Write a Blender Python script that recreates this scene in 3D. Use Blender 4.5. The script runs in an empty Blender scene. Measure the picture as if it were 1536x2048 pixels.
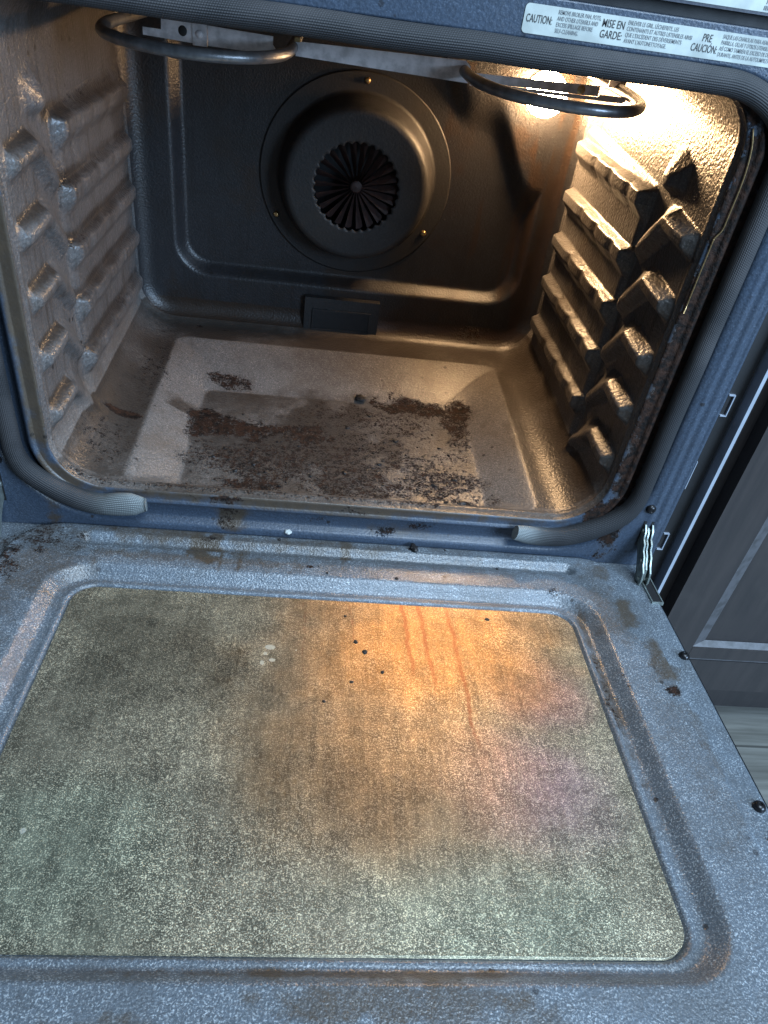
import bpy, bmesh, math, random
import numpy as np
from mathutils import Vector, Matrix

random.seed(7)
rng = np.random.default_rng(7)
sc = bpy.context.scene
COL = sc.collection

# ------------------------------------------------------------------ camera
cam_d = bpy.data.cameras.new('camera')
cam = bpy.data.objects.new('camera', cam_d)
COL.objects.link(cam)
cam_d.sensor_fit = 'VERTICAL'
cam_d.sensor_height = 36.0
cam_d.lens = 36.0 * 1504.7387 / 2048.0
cam_d.clip_start = 0.01
cam_d.clip_end = 60.0
yaw, pitch, roll = (math.radians(a) for a in (7.82838891, 38.67655475, -9.08735856))
cy, sy, cp, sp = math.cos(yaw), math.sin(yaw), math.cos(pitch), math.sin(pitch)
fwd = Vector((sy * cp, cy * cp, -sp))
right0 = Vector((cy, -sy, 0))
down0 = fwd.cross(right0)
c_, s_ = math.cos(roll), math.sin(roll)
right = c_ * right0 + s_ * down0
down = -s_ * right0 + c_ * down0
m = Matrix((right, -down, -fwd)).transposed().to_4x4()
m.translation = Vector((-0.03566014, -0.65285592, 0.5214129))
cam.matrix_world = m
sc.camera = cam

# ------------------------------------------------------------------ world, lamps, exposure
world = bpy.data.worlds.new('World')
sc.world = world
world.use_nodes = True
bg = world.node_tree.nodes['Background']
bg.inputs['Color'].default_value = (0.50, 0.72, 1.0, 1)
bg.inputs['Strength'].default_value = 0.075


def area(name, loc, target, sx, sy_, power, color, spread=180):
    d = bpy.data.lights.new(name, 'AREA')
    d.shape = 'RECTANGLE'
    d.size, d.size_y = sx, sy_
    d.energy = power
    d.color = color
    d.spread = math.radians(spread)
    o = bpy.data.objects.new(name, d)
    COL.objects.link(o)
    o.location = loc
    o.rotation_euler = (Vector(target) - Vector(loc)).to_track_quat('-Z', 'Y').to_euler()
    return o


# a window of the kitchen to the right behind the viewer, and the ceiling light above
area('kitchen_window_light', (1.75, -1.75, 1.05), (-0.1, 0.0, 0.1), 1.1, 1.0, 88, (0.50, 0.72, 1.0))
area('kitchen_ceiling_light', (0.6, -0.75, 2.1), (0.0, -0.35, 0), 1.3, 0.9, 56, (0.64, 0.82, 1.0))

sc.view_settings.view_transform = 'Standard'
sc.view_settings.look = 'None'
sc.view_settings.exposure = 0.45
sc.view_settings.gamma = 1.0
sc.view_settings.use_curve_mapping = False
sc.render.engine = 'CYCLES'
sc.cycles.use_denoising = True
sc.cycles.max_bounces = 8
sc.cycles.diffuse_bounces = 4
sc.cycles.glossy_bounces = 4
sc.cycles.sample_clamp_indirect = 6.0
sc.cycles.caustics_reflective = False
sc.cycles.caustics_refractive = False

BULB_POWER = 7.0
BULB_COLOR = (1.0, 0.62, 0.31)

# ------------------------------------------------------------------ numpy helpers
def hash3(ix, iy, iz, seed):
    n = (ix * 374761393 + iy * 668265263 + iz * 2147483647 + seed * 1274126177) & 0xFFFFFFFF
    n = ((n ^ (n >> 13)) * 1274126177) & 0xFFFFFFFF
    n = n ^ (n >> 16)
    return (n & 0xFFFF) / 65535.0


def vnoise(p, scale, seed=0):
    q = np.asarray(p, float) * scale
    i = np.floor(q).astype(np.int64)
    f = q - i
    f = f * f * (3 - 2 * f)
    r = 0
    for dx in (0, 1):
        for dy in (0, 1):
            for dz in (0, 1):
                w = (f[..., 0] if dx else 1 - f[..., 0]) * (f[..., 1] if dy else 1 - f[..., 1]) * (f[..., 2] if dz else 1 - f[..., 2])
                r = r + w * hash3(i[..., 0] + dx, i[..., 1] + dy, i[..., 2] + dz, seed)
    return r


def fbm(p, scale, seed=0, o=4):
    r, a, t = 0, 1.0, 0
    for k in range(o):
        r = r + a * vnoise(p, scale * 2 ** k, seed + k)
        t += a
        a *= 0.55
    return r / t


def sstep(a, b, x):
    t = np.clip((x - a) / (b - a), 0, 1)
    return t * t * (3 - 2 * t)


def sdrr(x, z, x0, x1, z0, z1, r):
    """signed distance to a rounded rectangle (negative inside)"""
    cx, cz, hx, hz = (x0 + x1) / 2, (z0 + z1) / 2, (x1 - x0) / 2 - r, (z1 - z0) / 2 - r
    qx, qz = np.abs(x - cx) - hx, np.abs(z - cz) - hz
    return np.hypot(np.maximum(qx, 0), np.maximum(qz, 0)) + np.minimum(np.maximum(qx, qz), 0) - r


def blobs(u, v, lst, jitter):
    """soft-edged irregular patches: list of (cu, cv, ru, rv, strength)"""
    r = np.zeros_like(u)
    for (cu, cv, ru, rv, st) in lst:
        d = np.hypot((u - cu) / ru, (v - cv) / rv) + jitter
        r = np.maximum(r, st * (1 - sstep(0.35, 1.15, d)))
    return r


# ------------------------------------------------------------------ mesh helpers
ROOT = {}


def link(name, me, mat, parent=None):
    o = bpy.data.objects.new(name, me)
    COL.objects.link(o)
    if mat is not None and len(me.materials) == 0:
        me.materials.append(mat)
    if parent is not None:
        o.parent = parent
        top = parent
        while top.parent:
            top = top.parent
        # everything is modelled in place: bring it into its parent's space
        o.matrix_parent_inverse = Matrix.Identity(4)
        off = world_loc(parent)
        o.location = -off
    return o


def world_loc(o):
    v = Vector((0, 0, 0))
    while o:
        v = v + o.location
        o = o.parent
    return v


def empty(name, loc, label, cat, group=None):
    o = bpy.data.objects.new(name, None)
    COL.objects.link(o)
    o.location = loc
    o.empty_display_size = 0.05
    o['label'] = label
    o['category'] = cat
    if group:
        o['group'] = group
    return o


def grid_normals(V, F):
    n = np.cross(V[F[:, 2]] - V[F[:, 0]], V[F[:, 3]] - V[F[:, 1]])
    N = np.zeros_like(V)
    for k in range(4):
        np.add.at(N, F[:, k], n)
    N /= np.maximum(np.linalg.norm(N, axis=1, keepdims=True), 1e-12)
    return N


def np_mesh(name, V, F, attrs=None, normals=None, sel=None):
    """mesh from numpy; sel picks a subset of faces (normals stay those of the whole sheet)"""
    if sel is not None:
        F = F[sel]
        used = np.unique(F)
        mp = np.full(len(V), -1)
        mp[used] = np.arange(len(used))
        F = mp[F]
        V = V[used]
        if normals is not None:
            normals = normals[used]
        if attrs:
            attrs = {k: a[used] for k, a in attrs.items()}
    me = bpy.data.meshes.new(name)
    me.vertices.add(len(V))
    me.vertices.foreach_set('co', V.astype(np.float32).ravel())
    me.loops.add(F.size)
    me.loops.foreach_set('vertex_index', F.astype(np.int32).ravel())
    me.polygons.add(len(F))
    me.polygons.foreach_set('loop_start', (np.arange(len(F)) * F.shape[1]).astype(np.int32))
    me.update(calc_edges=True)
    me.validate()
    if attrs:
        for k, a in attrs.items():
            at = me.attributes.new(k, 'FLOAT', 'POINT')
            at.data.foreach_set('value', a.astype(np.float32))
    me.polygons.foreach_set('use_smooth', np.ones(len(me.polygons), bool))
    if normals is not None and len(me.vertices) == len(normals):
        me.normals_split_custom_set_from_vertices([tuple(n) for n in normals])
    return me


def grid_faces(nu, nv, closed_u=False):
    """vertex index = i*nv + j"""
    iu = np.arange(nu if closed_u else nu - 1)
    jv = np.arange(nv - 1)
    I, J = np.meshgrid(iu, jv, indexing='ij')
    I2 = (I + 1) % nu
    return np.stack([I * nv + J, I2 * nv + J, I2 * nv + J + 1, I * nv + J + 1], -1).reshape(-1, 4)


def bm_obj(name, bm, mat, parent=None, smooth=True, bevel=0, seg=2, sharp=35):
    me = bpy.data.meshes.new(name)
    if bevel:
        es = [e for e in bm.edges if len(e.link_faces) == 2 and e.calc_face_angle() > math.radians(40)]
        bmesh.ops.bevel(bm, geom=es, offset=bevel, segments=seg, affect='EDGES', clamp_overlap=True)
    bmesh.ops.recalc_face_normals(bm, faces=bm.faces)
    bm.to_mesh(me)
    bm.free()
    if smooth:
        for p in me.polygons:
            p.use_smooth = True
        me.set_sharp_from_angle(angle=math.radians(sharp))
    return link(name, me, mat, parent)


def box_bm(bm, x0, x1, y0, y1, z0, z1, mtx=None):
    vs = [Vector((x, y, z)) for x in (x0, x1) for y in (y0, y1) for z in (z0, z1)]
    if mtx is not None:
        vs = [mtx @ v for v in vs]
    v = [bm.verts.new(p) for p in vs]
    for f in ((0, 1, 3, 2), (4, 6, 7, 5), (0, 4, 5, 1), (2, 3, 7, 6), (0, 2, 6, 4), (1, 5, 7, 3)):
        bm.faces.new([v[i] for i in f])


def prism_bm(bm, pts, a, b, f):
    """extrude a 2D outline from a to b; f(u,v,w) -> point"""
    v0 = [bm.verts.new(f(u, v, a)) for u, v in pts]
    v1 = [bm.verts.new(f(u, v, b)) for u, v in pts]
    n = len(pts)
    bm.faces.new(v0)
    bm.faces.new(list(reversed(v1)))
    for i in range(n):
        j = (i + 1) % n
        bm.faces.new([v0[j], v0[i], v1[i], v1[j]])


def lathe(profile, center, n=96, rim=None):
    """profile (r, y): revolved about the y axis through center (x, z)"""
    P = len(profile)
    V = np.zeros((n, P, 3))
    th = np.linspace(0, 2 * np.pi, n, endpoint=False)
    for j, (r, y) in enumerate(profile):
        rr = np.full(n, r)
        if rim and j in rim:
            rr = rr * rim[j](th)
        V[:, j, 0] = center[0] + rr * np.cos(th)
        V[:, j, 1] = y
        V[:, j, 2] = center[1] + rr * np.sin(th)
    return V.reshape(-1, 3), grid_faces(n, P, closed_u=True)


def catmull(pts, n):
    P = np.array(pts, float)
    P = np.vstack([2 * P[0] - P[1], P, 2 * P[-1] - P[-2]])
    out = []
    for i in range(1, len(P) - 2):
        t = np.linspace(0, 1, n, endpoint=False)[:, None]
        a, b, c, d = P[i - 1], P[i], P[i + 1], P[i + 2]
        out.append(0.5 * (2 * b + (c - a) * t + (2 * a - 5 * b + 4 * c - d) * t ** 2 + (3 * b - 3 * c + d - a) * t ** 3))
    out.append(P[-2][None])
    return np.vstack(out)


def sweep(path, r, n=14, up=(0, 0, 1), scale=None, uv=False, name='tube', cap=True):
    """round bar along a path; scale[i] = (width along up, width across)"""
    P = np.array(path, float)
    T = np.gradient(P, axis=0)
    T /= np.linalg.norm(T, axis=1, keepdims=True)
    U = np.array(up, float)[None] - (T @ np.array(up, float))[:, None] * T
    U /= np.maximum(np.linalg.norm(U, axis=1, keepdims=True), 1e-6)
    B = np.cross(T, U)
    th = np.linspace(0, 2 * np.pi, n, endpoint=False)
    if scale is None:
        scale = np.ones((len(P), 2))
    V = P[:, None] + r * (np.cos(th)[None, :, None] * U[:, None] * scale[:, 0][:, None, None] + np.sin(th)[None, :, None] * B[:, None] * scale[:, 1][:, None, None])
    L = np.concatenate([[0], np.cumsum(np.linalg.norm(np.diff(P, axis=0), axis=1))])
    np_, nn = len(P), n
    Vf = V.reshape(-1, 3)
    F = []
    UV = []
    for i in range(np_ - 1):
        for k in range(n):
            k2 = (k + 1) % n
            F.append((i * n + k, i * n + k2, (i + 1) * n + k2, (i + 1) * n + k))
            UV += [(L[i], k / n), (L[i], (k + 1) / n), (L[i + 1], (k + 1) / n), (L[i + 1], k / n)]
    me = bpy.data.meshes.new(name)
    faces = [tuple(f) for f in F]
    if cap:
        faces.append(tuple(range(n)))
        faces.append(tuple((np_ - 1) * n + k for k in reversed(range(n))))
        UV += [(0, k / n) for k in range(n)] + [(L[-1], k / n) for k in reversed(range(n))]
    me.from_pydata([tuple(v) for v in Vf], [], faces)
    if uv:
        l = me.uv_layers.new(name='uv')
        l.data.foreach_set('uv', np.array(UV, np.float32).ravel())
    for p in me.polygons:
        p.use_smooth = len(p.vertices) == 4
    return me


# ------------------------------------------------------------------ materials
class NT:
    def __init__(s, name):
        s.mat = bpy.data.materials.new(name)
        s.mat.use_nodes = True
        s.t = s.mat.node_tree
        s.b = s.t.nodes['Principled BSDF']
        s.tc = s.t.nodes.new('ShaderNodeTexCoord')

    def n(s, typ, **kw):
        o = s.t.nodes.new(typ)
        for k, v in kw.items():
            setattr(o, k, v)
        return o

    def put(s, sock, v):
        if isinstance(v, bpy.types.NodeSocket):
            s.t.links.new(v, sock)
        elif v is not None:
            if sock.type == 'RGBA' and len(v) == 3:
                v = (*v, 1)
            sock.default_value = v

    def coord(s, scale=(1, 1, 1), loc=(0, 0, 0), uv=False):
        mp = s.n('ShaderNodeMapping')
        s.t.links.new(s.tc.outputs['UV' if uv else 'Object'], mp.inputs['Vector'])
        mp.inputs['Scale'].default_value = scale
        mp.inputs['Location'].default_value = loc
        return mp.outputs[0]

    def noise(s, scale, detail=3, rough=0.55, vec=None, dist=0):
        o = s.n('ShaderNodeTexNoise')
        s.put(o.inputs['Vector'], vec if vec is not None else s.coord())
        o.inputs['Scale'].default_value = scale
        o.inputs['Detail'].default_value = detail
        o.inputs['Roughness'].default_value = rough
        o.inputs['Distortion'].default_value = dist
        return o.outputs['Fac']

    def voronoi(s, scale, vec=None, out='Distance', rnd=1):
        o = s.n('ShaderNodeTexVoronoi')
        s.put(o.inputs['Vector'], vec if vec is not None else s.coord())
        o.inputs['Scale'].default_value = scale
        o.inputs['Randomness'].default_value = rnd
        return o.outputs[out]

    def ramp(s, x, a, b, lo=0.0, hi=1.0):
        o = s.n('ShaderNodeMapRange')
        o.interpolation_type = 'SMOOTHSTEP'
        s.put(o.inputs['Value'], x)
        o.inputs['From Min'].default_value = a
        o.inputs['From Max'].default_value = b
        o.inputs['To Min'].default_value = lo
        o.inputs['To Max'].default_value = hi
        return o.outputs[0]

    def math(s, op, a, b=0.0, c=None):
        o = s.n('ShaderNodeMath', operation=op)
        s.put(o.inputs[0], a)
        s.put(o.inputs[1], b)
        if c is not None:
            s.put(o.inputs[2], c)
        return o.outputs[0]

    def mix(s, f, a, b, mode='MIX'):
        o = s.n('ShaderNodeMix', data_type='RGBA', blend_type=mode)
        s.put(o.inputs['Factor'], f)
        s.put(o.inputs[6], a)
        s.put(o.inputs[7], b)
        return o.outputs[2]

    def colramp(s, x, stops):
        o = s.n('ShaderNodeValToRGB')
        s.put(o.inputs[0], x)
        e = o.color_ramp.elements
        while len(e) < len(stops):
            e.new(0.5)
        for k, (p, c) in enumerate(stops):
            e[k].position = p
            e[k].color = (*c, 1)
        return o.outputs[0]

    def attr(s, name):
        o = s.n('ShaderNodeAttribute')
        o.attribute_name = name
        return o.outputs['Fac']

    def bump(s, h, strength, dist, prev=None):
        o = s.n('ShaderNodeBump')
        s.put(o.inputs['Height'], h)
        o.inputs['Strength'].default_value = strength
        o.inputs['Distance'].default_value = dist
        if prev is not None:
            s.put(o.inputs['Normal'], prev)
        return o.outputs[0]

    def set(s, **kw):
        for k, v in kw.items():
            s.put(s.b.inputs[k.replace('_', ' ')], v)
        return s.mat


def enamel(name, base, fleck, lo, hi, rough=0.34, peel=0.35, peel_scale=330, streak=None, film_col=(0.036, 0.026, 0.019), grime=0.5, coat=0.0, grain=0.6, specks=0.85, streak_amt=0.45):
    """speckled porcelain enamel with baked-on film ('film') and burnt crust ('burn')"""
    m = NT(name)
    fl = m.ramp(m.noise(760, 2, 0.6), lo, hi)
    fl = m.math('MULTIPLY', fl, m.ramp(m.noise(60, 3), 0.3, 0.7, 0.45, 1.0))
    col = m.mix(fl, base, fleck)
    gr = m.ramp(m.noise(430, 3, 0.7), 0.34, 0.66, 0.55, 1.45)
    col = m.mix(grain, col, m.mix(1.0, col, gr, 'MULTIPLY'))
    # uneven greasy haze, real dirt with its own shape
    dirt = m.ramp(m.noise(14, 6, 0.65, dist=0.6), 0.42, 0.75)
    col = m.mix(m.math('MULTIPLY', dirt, grime), col, (base[0] * 0.55, base[1] * 0.45, base[2] * 0.36))
    if streak:
        st = m.ramp(m.noise(1.0, 5, 0.6, vec=m.coord(streak)), 0.48, 0.72)
        col = m.mix(m.math('MULTIPLY', st, streak_amt), col, (base[0] * 0.4, base[1] * 0.34, base[2] * 0.28))
    fine = m.noise(420, 4, 0.7)
    med = m.noise(110, 5, 0.65)
    film = m.math('ADD', m.attr('film'), m.math('MULTIPLY', m.math('SUBTRACT', med, 0.5), 0.55))
    film = m.math('ADD', film, m.math('MULTIPLY', m.math('SUBTRACT', fine, 0.5), 0.5))
    film = m.ramp(film, 0.12, 0.90)
    col = m.mix(m.math('MULTIPLY', film, 0.86), col, m.mix(m.noise(70, 3), film_col, tuple(c * 0.45 for c in film_col)))
    bn = m.math('ADD', m.math('MULTIPLY', m.math('SUBTRACT', fine, 0.5), 2.1), m.math('MULTIPLY', m.math('SUBTRACT', med, 0.5), 1.7))
    burn = m.math('ADD', m.attr('burn'), bn)
    burn = m.math('MULTIPLY', m.ramp(burn, 0.32, 0.78), m.ramp(m.attr('burn'), 0.03, 0.12))
    crust = m.mix(m.ramp(m.noise(160, 4), 0.35, 0.65), (0.007, 0.0055, 0.005), (0.034, 0.017, 0.011))
    col = m.mix(burn, col, crust)
    vo = m.n('ShaderNodeTexVoronoi')
    m.put(vo.inputs['Vector'], m.coord(loc=(0.3, 0.1, 0.7)))
    vo.inputs['Scale'].default_value = 85
    sepc = m.n('ShaderNodeSeparateColor')
    m.put(sepc.inputs[0], vo.outputs['Color'])
    rad = m.ramp(sepc.outputs[0], 0.72, 1.0, 0.0, 0.24)
    wob = m.math('ADD', vo.outputs['Distance'], m.math('MULTIPLY', m.math('SUBTRACT', fine, 0.5), 0.22))
    spk = m.math('MULTIPLY', m.ramp(m.math('SUBTRACT', rad, wob), -0.03, 0.05), m.ramp(m.noise(9, 3), 0.40, 0.60))
    col = m.mix(m.math('MULTIPLY', spk, specks), col, (0.012, 0.009, 0.008))
    h = m.noise(peel_scale, 2, 0.5)
    nrm = m.bump(h, peel, 0.0012)
    nrm = m.bump(m.math('MULTIPLY', burn, m.math('ADD', fine, 0.3)), 0.8, 0.0013, nrm)
    r = m.math('ADD', rough, m.math('MULTIPLY', burn, 0.30))
    r = m.math('ADD', r, m.math('MULTIPLY', dirt, 0.08))
    return m.set(Base_Color=col, Roughness=r, Specular_IOR_Level=m.math('SUBTRACT', 0.5, m.math('MULTIPLY', burn, 0.35)), Normal=nrm, Coat_Weight=coat, Coat_Roughness=0.2)


M = {}
M['cavity'] = enamel('cavity_enamel', (0.118, 0.110, 0.104), (0.30, 0.27, 0.25), 0.54, 0.68, rough=0.36, peel=0.5, peel_scale=300, grime=0.55)
M['wall'] = enamel('wall_enamel', (0.088, 0.084, 0.083), (0.20, 0.19, 0.18), 0.55, 0.7, rough=0.34, peel=0.85, peel_scale=270, streak=(150, 150, 8), grime=0.5, streak_amt=0.75)
M['back'] = enamel('back_enamel', (0.016, 0.016, 0.018), (0.036, 0.035, 0.035), 0.56, 0.72, rough=0.40, peel=0.5, peel_scale=380, streak=(95, 95, 8), grime=0.85, film_col=(0.030, 0.016, 0.008))
M['cover'] = enamel('cover_enamel', (0.015, 0.0145, 0.015), (0.032, 0.032, 0.033), 0.56, 0.72, rough=0.55, peel=0.3, peel_scale=330, streak=(95, 95, 12), grime=0.6)
M['frame'] = enamel('frame_enamel', (0.036, 0.051, 0.076), (0.085, 0.11, 0.15), 0.52, 0.72, rough=0.36, peel=0.28, peel_scale=420, grime=0.25, grain=0.4, film_col=(0.075, 0.050, 0.026))
M['door'] = enamel('door_enamel', (0.088, 0.106, 0.126), (0.33, 0.37, 0.40), 0.50, 0.68, rough=0.28, peel=0.5, peel_scale=460, grime=0.5, grain=0.38, film_col=(0.070, 0.047, 0.024))


def plain(name, col, rough=0.5, metal=0.0, var=0.25, nscale=60, bump=0.0, bscale=300):
    m = NT(name)
    v = m.noise(nscale, 4)
    c = m.mix(m.ramp(v, 0.35, 0.7), col, tuple(max(0, k * (1 - var)) for k in col))
    nr = m.bump(m.noise(bscale, 3), bump, 0.001) if bump else None
    return m.set(Base_Color=c, Roughness=m.math('ADD', rough, m.math('MULTIPLY', m.math('SUBTRACT', v, 0.5), 0.2)), Metallic=metal, Normal=nr)


M['dark'] = plain('black_gap_paint', (0.006, 0.006, 0.007), 0.6)
M['shell'] = plain('black_side_panel', (0.012, 0.012, 0.013), 0.5)
M['tube'] = plain('element_sheath', (0.21, 0.215, 0.225), 0.36, 0.6, 0.4, 90, 0.15, 500)
M['steel'] = plain('aluminised_steel', (0.74, 0.70, 0.71), 0.45, 0.1, 0.4, 90, 0.1, 700)
M['hinge'] = plain('zinc_plated_steel', (0.30, 0.34, 0.32), 0.4, 0.7, 0.4, 150)
M['screw'] = plain('black_screw', (0.022, 0.022, 0.024), 0.28, 0.6)
M['brass'] = plain('heat_stained_screw', (0.62, 0.42, 0.2), 0.3, 0.9, 0.5, 400)
M['fan'] = plain('rusty_fan_metal', (0.030, 0.014, 0.012), 0.6, 0.1, 0.5, 120)
M['strip'] = plain('brushed_metal_strip', (0.42, 0.47, 0.55), 0.4, 0.4, 0.15, 40)
M['ink'] = plain('label_ink', (0.028, 0.03, 0.033), 0.6, 0, 0.1)
M['ink2'] = plain('small_print_ink', (0.15, 0.165, 0.175), 0.6, 0, 0.1)
M['label'] = plain('label_paper', (0.43, 0.47, 0.44), 0.5, 0, 0.28, 45)
M['crumb'] = plain('burnt_crumb', (0.012, 0.010, 0.010), 0.5, 0, 0.5, 300, 0.6, 700)
M['crumb2'] = plain('pale_crumb', (0.5, 0.52, 0.5), 0.6, 0, 0.3, 300, 0.5, 700)
M['trim'] = plain('blue_black_trim', (0.03, 0.036, 0.055), 0.4, 0, 0.3, 30, 0.1, 400)

# braided fibreglass rope seal
m = NT('braided_gasket')
uvc = m.coord((1, 1, 1), uv=True)
sep = m.n('ShaderNodeSeparateXYZ')
m.put(sep.inputs[0], uvc)
u, v = sep.outputs[0], sep.outputs[1]
rows = m.math('ADD', m.math('MULTIPLY', m.math('SINE', m.math('MULTIPLY', v, 2 * math.pi * 34)), 0.5), 0.5)
knit = m.math('ADD', m.math('MULTIPLY', m.math('SINE', m.math('ADD', m.math('MULTIPLY', u, 2 * math.pi * 520), m.math('MULTIPLY', v, 2 * math.pi * 13))), 0.5), 0.5)
wv = m.math('MULTIPLY', rows, m.math('ADD', m.math('MULTIPLY', knit, 0.6), 0.4))
gcol = m.mix(wv, (0.003, 0.0035, 0.0045), (0.029, 0.031, 0.036))
gcol = m.mix(m.ramp(m.noise(16, 4), 0.4, 0.7, 0, 0.55), gcol, (0.045, 0.043, 0.045))
gcol = m.mix(m.attr('fray'), gcol, m.mix(wv, (0.07, 0.08, 0.085), (0.34, 0.37, 0.36)))
M['gasket'] = m.set(Base_Color=gcol, Roughness=0.7, Normal=m.bump(wv, 0.5, 0.001))

# stained inner glass of the door: etched and hazy, faint interference colours, painted lamp and cavity reflections
m = NT('hazy_door_glass')
sp1 = m.noise(1000, 1.5, 0.6)
sp2 = m.noise(330, 3, 0.6)
fl = m.ramp(m.math('ADD', m.math('MULTIPLY', sp1, 0.72), m.math('MULTIPLY', sp2, 0.28)), 0.46, 0.68)
dens = m.math('MULTIPLY', m.ramp(m.noise(9, 4, 0.6), 0.32, 0.66, 0.42, 1.0), m.ramp(m.attr('dark_reflection'), 0, 1, 1.0, 0.60))
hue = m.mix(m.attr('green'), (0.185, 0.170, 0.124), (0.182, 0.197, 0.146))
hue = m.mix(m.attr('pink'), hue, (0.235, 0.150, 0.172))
hue = m.mix(m.attr('amber_reflection'), hue, (0.31, 0.16, 0.052))
mot = m.math('MULTIPLY', m.ramp(m.noise(38, 5, 0.65), 0.30, 0.70, 0.68, 1.30), m.ramp(m.noise(1.0, 4, 0.6, vec=m.coord((150, 9, 9))), 0.3, 0.7, 0.80, 1.2))
hue = m.mix(1.0, hue, mot, 'MULTIPLY')
lo_ = m.mix(1.0, hue, m.ramp(m.attr('dark_reflection'), 0, 1, 0.80, 0.50), 'MULTIPLY')
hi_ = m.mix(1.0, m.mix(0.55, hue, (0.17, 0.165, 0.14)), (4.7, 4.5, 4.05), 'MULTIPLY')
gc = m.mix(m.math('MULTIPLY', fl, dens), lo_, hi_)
film = m.ramp(m.math('ADD', m.attr('film'), m.math('MULTIPLY', m.math('SUBTRACT', m.noise(150, 4, 0.7), 0.5), 0.7)), 0.3, 0.75)
gc = m.mix(m.math('MULTIPLY', film, 0.62), gc, (0.22, 0.055, 0.016))
pale = m.ramp(m.math('ADD', m.attr('burn'), m.math('MULTIPLY', m.math('SUBTRACT', m.noise(260, 3), 0.5), 0.5)), 0.5, 0.62)
gc = m.mix(pale, gc, (0.55, 0.55, 0.46))
nr = m.bump(m.noise(600, 2, 0.6), 0.5, 0.0008)
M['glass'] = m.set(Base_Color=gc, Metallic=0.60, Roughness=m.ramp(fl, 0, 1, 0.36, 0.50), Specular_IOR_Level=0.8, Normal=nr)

# lamp glass, lit
m = NT('lit_bulb')
M['bulb'] = m.set(Base_Color=(1, 0.9, 0.7), Emission_Color=BULB_COLOR)
R_BULB = 0.0265
m.b.inputs['Emission Strength'].default_value = BULB_POWER / (math.pi * 4 * math.pi * R_BULB ** 2)

# cabinet: dark stained wood, painted smooth
m = NT('dark_cabinet_wood')
g = m.noise(1, 6, 0.65, vec=m.coord((60, 60, 4)))
g2 = m.noise(9, 3)
cc = m.mix(m.ramp(g, 0.3, 0.75), (0.020, 0.0175, 0.018), (0.036, 0.030, 0.029))
cc = m.mix(m.ramp(g2, 0.5, 0.8, 0, 0.6), cc, (0.055, 0.047, 0.044))
M['cabinet'] = m.set(Base_Color=cc, Roughness=0.38, Normal=m.bump(g, 0.12, 0.0006))
m = NT('lit_cabinet_edge')  # cabinet tone lightened: light caught on moulding and door edge, painted in
M['cabinet_edge'] = m.set(Base_Color=m.mix(m.ramp(m.noise(90, 4), 0.4, 0.7), (0.085, 0.085, 0.092), (0.05, 0.05, 0.052)), Roughness=0.32)
# kitchen floor: grey wood-look planks
m = NT('grey_plank_floor')
g = m.noise(1, 6, 0.6, vec=m.coord((3, 60, 1)))
br = m.n('ShaderNodeTexBrick')
m.put(br.inputs['Vector'], m.coord())
br.inputs['Scale'].default_value = 1.0
br.inputs['Brick Width'].default_value = 1.2
br.inputs['Row Height'].default_value = 0.15
br.inputs['Mortar Size'].default_value = 0.002
br.inputs['Color1'].default_value = (0.16, 0.16, 0.145, 1)
br.inputs['Color2'].default_value = (0.21, 0.205, 0.185, 1)
br.inputs['Mortar'].default_value = (0.05, 0.05, 0.047, 1)
fc = m.mix(m.ramp(g, 0.3, 0.7, 0, 0.9), br.outputs['Color'], (0.06, 0.058, 0.05))
M['floor'] = m.set(Base_Color=fc, Roughness=0.45)

# ------------------------------------------------------------------ setting
FLOOR_Z = -0.42
bm = bmesh.new()
box_bm(bm, -4, 4, -4, 3, FLOOR_Z - 0.05, FLOOR_Z)
fl = bm_obj('floor', bm, M['floor'], smooth=False)
fl['kind'] = 'structure'

# ------------------------------------------------------------------ the oven
oven = empty('oven', (0, 0.2, FLOOR_Z), 'open grimy oven with blue speckled enamel, lit bulb inside and door folded down', 'oven')

W2, ZT, D = 0.30, 0.443, 0.428
RB, RT = 0.055, 0.045
LV = [0.315, 0.254, 0.195, 0.135, 0.072]        # rack guide levels


def rr_loop(off=0.0, ns=(150, 360, 90, 360), nc=36):
    """perimeter of the opening, counter-clockwise seen from the front, starting at the bottom left.
    returns points (x,z), outward normals and a section code (0 floor,1 br,2 right,3 tr,4 top,5 tl,6 left,7 bl)"""
    P, N, S = [], [], []

    def line(a, b, n, nrm, code):
        for t in np.linspace(0, 1, n, endpoint=False):
            P.append((a[0] + (b[0] - a[0]) * t, a[1] + (b[1] - a[1]) * t))
            N.append(nrm)
            S.append(code)

    def arc(c, r, a0, code):
        for t in np.linspace(0, 1, nc, endpoint=False):
            a = math.radians(a0 + 90 * t)
            P.append((c[0] + r * math.cos(a), c[1] + r * math.sin(a)))
            N.append((math.cos(a), math.sin(a)))
            S.append(code)

    line((-W2 + RB, 0), (W2 - RB, 0), ns[0], (0, -1), 0)
    arc((W2 - RB, RB), RB, 270, 1)
    line((W2, RB), (W2, ZT - RT), ns[1], (1, 0), 2)
    arc((W2 - RT, ZT - RT), RT, 0, 3)
    line((W2 - RT, ZT), (-W2 + RT, ZT), ns[2], (0, 1), 4)
    arc((-W2 + RT, ZT - RT), RT, 90, 5)
    line((-W2, ZT - RT), (-W2, RB), ns[3], (-1, 0), 6)
    arc((-W2 + RB, RB), RB, 180, 7)
    P, N = np.array(P), np.array(N)
    return P + off * N, N, np.array(S)


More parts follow.
